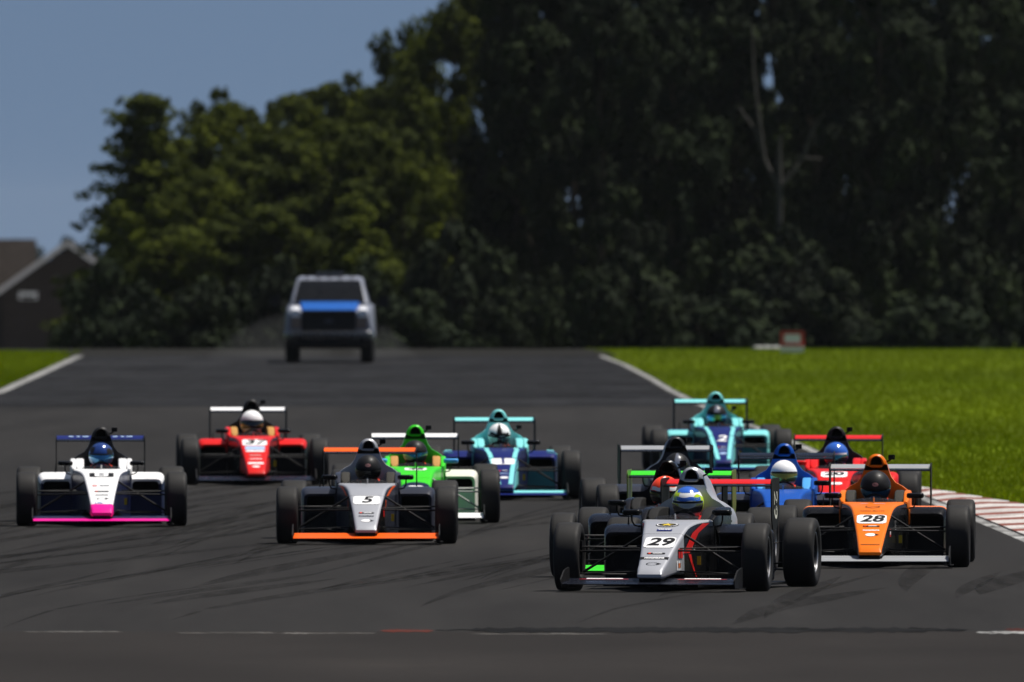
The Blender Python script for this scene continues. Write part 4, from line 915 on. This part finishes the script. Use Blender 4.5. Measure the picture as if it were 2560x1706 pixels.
cars.append(make_car(1632, 1440, 1703, 140.8, dict(body=BLACK, nose=NAVYBLK, side=BLACK, cowl=NAVYBLK, foam=DKFOAM, air=BLACK, pod=NAVYBLK, pod_side=NAVYBLK, fwing=GREEN, rwing=GREEN, rend=P_('olive_endplate', (.10, .15, .03)), num='2', num_y=.3, panel=False, ink=PAPER, nsize=.2,
    head=dict(label='driver in red orange and white helmet in the car with green wing', shell=REDORANGE, visor=V_DK, size=1.08, dz=.015, bits=[('top_stripe', WHITE), ('brow', WHITE)], pitch=.15, suit=SUIT)),
    'black race car with bright green rear wing'))
cars.append(make_car(1715, 1350, 1664, 159.5, dict(body=GREYBLUE, nose=GREYBLUE, side=BLACK, cowl=GREYBLUE, foam=DKFOAM, air=P_('charcoal', (.025, .026, .03)), pod=GREYBLUE, pod_side=GREYBLUE, fwing=SILVER2, rwing=SILVER2, marks=strip_sticker(-.4),
    head=dict(label='driver in black and chrome helmet in the charcoal car', shell=MBLACK, visor=V_DK, bits=[('top_stripe', CHROME)], pitch=.1)),
    'charcoal race car with plain silver rear wing'))

fw29 = [c for c in car29.children if c.name.startswith('front_wing')][0]
for s_ in (-1, 1):
    for w_, h_, dy, mt in ((.30, .030, 0, PAPER), (.40, .010, -.03, RED)):
        link('sticker', MB().add([(s_*.40+x, -.51+dy+y, .1155+(y+dy)*.17) for x, y in rrect(w_, h_, .004, 3)[0]], rrect(w_, h_, .004, 3)[1]).mesh('decal', 1, 0), mt, fw29)
# the bodywork sits low over the wheels
for c_ in cars:
    for ch in c_[0].children:
        if not ch.name.startswith('wheel'): ch.scale.z *= .985 if ch.name.startswith(('engine_cover', 'action_camera')) else .93

# ------------------------------------------------------------------ pickup truck on the far track
def make_truck(px, py):
    X, d = ground_at(px, py); t = empty('pickup_truck', (X, d, gz(d)+.02)); tag(t, 'white pickup truck with blue hood and roof light bar', 'truck')
    W = P_('truck_white', (.26, .28, .34), rough=.35, var=.55, scale=3.5); B_ = P_('truck_blue', (.012, .11, .44), rough=.4, var=.4, scale=5); BK = P_('truck_black', (.012, .012, .013), rough=.5); CH = P_('truck_chrome', (.16, .16, .17), rough=.25, metal=.9)
    def sec(y, hb, ht, z0, z1, r=.08): return [(a, y, b) for a, b, _ in fillet([(-ht, z1, 0), (ht, z1, 0), (hb, z0, 0), (-hb, z0, 0)], r, 4)]
    link('body', MB().loft([sec(.10, .97, .86, .60, 1.14), sec(.16, 1.0, .90, .56, 1.17, .1), sec(.7, 1.015, .93, .5, 1.24, .1), sec(1.45, 1.015, .95, .5, 1.30, .1), sec(3.4, 1.015, .96, .5, 1.32, .1), sec(5.7, 1.0, .96, .55, 1.32, .1)]).mesh('truck_body', 1, 40), W, t)
    link('hood', MB().loft([sec(.09, .6, .6, 1.10, 1.195, .03), sec(.5, .64, .62, 1.15, 1.28, .03), sec(1.4, .68, .66, 1.2, 1.375, .03)]).mesh('hood', 1, 40), B_, t)
    cab = link('cab', MB().loft([sec(1.35, .90, .84, 1.25, 1.34, .05), sec(1.75, .92, .78, 1.25, 1.70, .08), sec(2.05, .93, .725, 1.25, 1.90, .1), sec(2.5, .93, .73, 1.25, 1.935, .1), sec(3.2, .93, .73, 1.25, 1.93, .1), sec(3.45, .92, .78, 1.25, 1.6, .1)]).mesh('cab', 1, 40), W, t)
    # windscreen and side glass laid proud of the cab
    def zc(y): return float(np.interp(y, [1.35, 1.75, 2.05], [1.34, 1.70, 1.90]))
    v = []; f = []
    for i, y in enumerate(np.linspace(1.38, 1.965, 8)):
        hw = float(np.interp(y, [1.35, 2.05], [.80, .655])); v += [(-hw, y-.02, zc(y)+.012), (hw, y-.02, zc(y)+.012)]
    for i in range(7): f.append((2*i, 2*i+1, 2*i+3, 2*i+2))
    link('windscreen', MB().add(v, f).mesh('truck_screen', 1, 0), M_GLASSD, cab)
    for s in (-1, 1):
        link('side_window', MB().add([(s*.905, 1.75, 1.37), (s*.912, 3.1, 1.37), (s*.76, 3.0, 1.82), (s*.765, 2.15, 1.82)], [(0, 1, 2, 3)]).mesh('side_window', 1, 0), M_GLASSD, cab)
        mr = link('mirror', MB().box(*sorted((s*1.10, s*1.32)), 1.62, 1.72, 1.25, 1.50).mesh('truck_mirror', 1, 30), BK, t); link('stalk', MB().tube((s*.93, 1.7, 1.32), (s*1.15, 1.68, 1.34), .02).mesh('stalk', 1, 60), BK, mr)
        link('fender_top', MB().loft([sec(.085, .10, .09, 1.02, 1.19, .04), sec(.6, .12, .10, 1.05, 1.27, .05)]).mesh('fender_top', 1, 40), P_('truck_sunlit_white', (.75, .76, .8), rough=.3), t, (s*.75, 0, 0))  # sun on the fender corners put into a brighter copy of the white
        link('headlight', MB().loft([sec(.06, .115, .115, .78, 1.03, .03), sec(.12, .125, .125, .77, 1.04, .03)]).mesh('headlight', 1, 40), P_('lamp_amber', (.16, .10, .07), rough=.12, coat=1), t, (s*.73, 0, 0))
        for y in (.95, 4.55):
            w = link('wheel', MB().lathe_x([(-.13, .20), (.10, .20), (.12, .12), (.12, .001)], 24).mesh('truck_wheel', 1, 40), BK, t, (s*.84, y, .40), (0, 0, 0 if s > 0 else math.pi))
            link('tyre', tyre(.28, .402, .215), RUBBER, w); link('rim', rim_(.28, .215), [RIM, LIP], w)
    gr = link('grille', MB().loft([sec(.045, .59, .59, .73, 1.17, .04), sec(.12, .61, .61, .72, 1.185, .04)]).mesh('grille', 1, 40), BK, t)
    for k in range(3): link('grille_bar', MB().box(-.56, .56, .03, .05, .80+.1*k, .83+.1*k).mesh('grille_bar', 1, 0), P_('grille_grey', (.03, .03, .032)), gr)
    link('badge', MB().add([(.11*math.cos(a), .026, .94+.05*math.sin(a)) for a in np.linspace(0, 6.283, 20, endpoint=False)], [tuple(range(20))]).mesh('badge', 1, 0), P_('badge_grey', (.06, .06, .08), rough=.3), gr)
    link('bumper', MB().loft([sec(-.10, .80, .82, .55, .70, .05), sec(-.05, .95, .95, .53, .72, .05), sec(.12, 1.0, 1.0, .53, .72, .05)]).mesh('bumper', 1, 40), CH, t)
    link('lower_valance', MB().loft([sec(-.03, .8, .9, .40, .53, .03), sec(.3, .85, .9, .38, .53, .03)]).mesh('valance', 1, 40), BK, t)
    link('axle', MB().tube((-.8, .95, .38), (.8, .95, .38), .06).mesh('axle', 1, 60), BK, t)
    lb = link('light_bar', MB().loft([sec(2.25, .32, .30, 1.975, 2.04, .02), sec(2.5, .32, .30, 1.975, 2.04, .02)]).mesh('light_bar', 1, 40), P_('bar_grey', (.10, .10, .11), rough=.2), t)
    for s in (-1, 1): link('foot', MB().box(*sorted((s*.2, s*.26)), 2.33, 2.43, 1.92, 1.98).mesh('foot', 1, 0), BK, lb)
    for k in range(5): link('clearance_lamp', MB().box(-.03, .03, 1.99, 2.06, 1.905, 1.925).mesh('clearance_lamp', 1, 0), P_('lamp_pale_red', (.5, .35, .34), rough=.3), cab, (-.5+.25*k, .03, .015))
    return t
make_truck(822, 911)

# ------------------------------------------------------------------ summer air over the circuit
hz = MB().box(-2600, 2600, -450, 6600, -23.5, 17.5).mesh('haze', 1, 0); M_AIR = bpy.data.materials.new('thin_air'); M_AIR.use_nodes = True; nt = M_AIR.node_tree
nt.nodes.remove(nt.nodes['Principled BSDF']); pv = nd(nt, 'ShaderNodeVolumePrincipled', Density=0.000018); pv.inputs['Color'].default_value = (.86, .92, 1.0, 1)
nt.links.new(pv.outputs[0], nt.nodes['Material Output'].inputs['Volume'])
tag(link('haze', hz, M_AIR), kind='stuff')

# dust thrown up beside the truck's wheels
M_DUST = bpy.data.materials.new('road_dust'); M_DUST.use_nodes = True; nt = M_DUST.node_tree; nt.nodes.remove(nt.nodes['Principled BSDF'])
pv = nd(nt, 'ShaderNodeVolumePrincipled', Density=0.016); pv.inputs['Color'].default_value = (.8, .8, .8, 1); nt.links.new(pv.outputs[0], nt.nodes['Material Output'].inputs['Volume'])
for px_, w_, h_, sk in ((668, 1.5, 1.15, .55), (960, .8, .8, -.3)):
    X_, D_ = gx(px_, 372), 372.0; bm = bmesh.new(); bmesh.ops.create_icosphere(bm, subdivisions=3, radius=1)
    for v in bm.verts:
        k = 1+.16*math.sin(5*v.co.x+2)*math.cos(4*v.co.z+1); z = max(-.02, v.co.z*k)
        v.co = Vector((v.co.x*w_*k*(1-.45*max(0, z))+sk*w_*z, v.co.y*1.6*k, z*h_))
    me = bpy.data.meshes.new('dust'); bm.to_mesh(me); bm.free(); me.materials.append(None)
    tag(link('dust', me, M_DUST, None, (X_, D_, gz(D_)+.05)), kind='stuff')
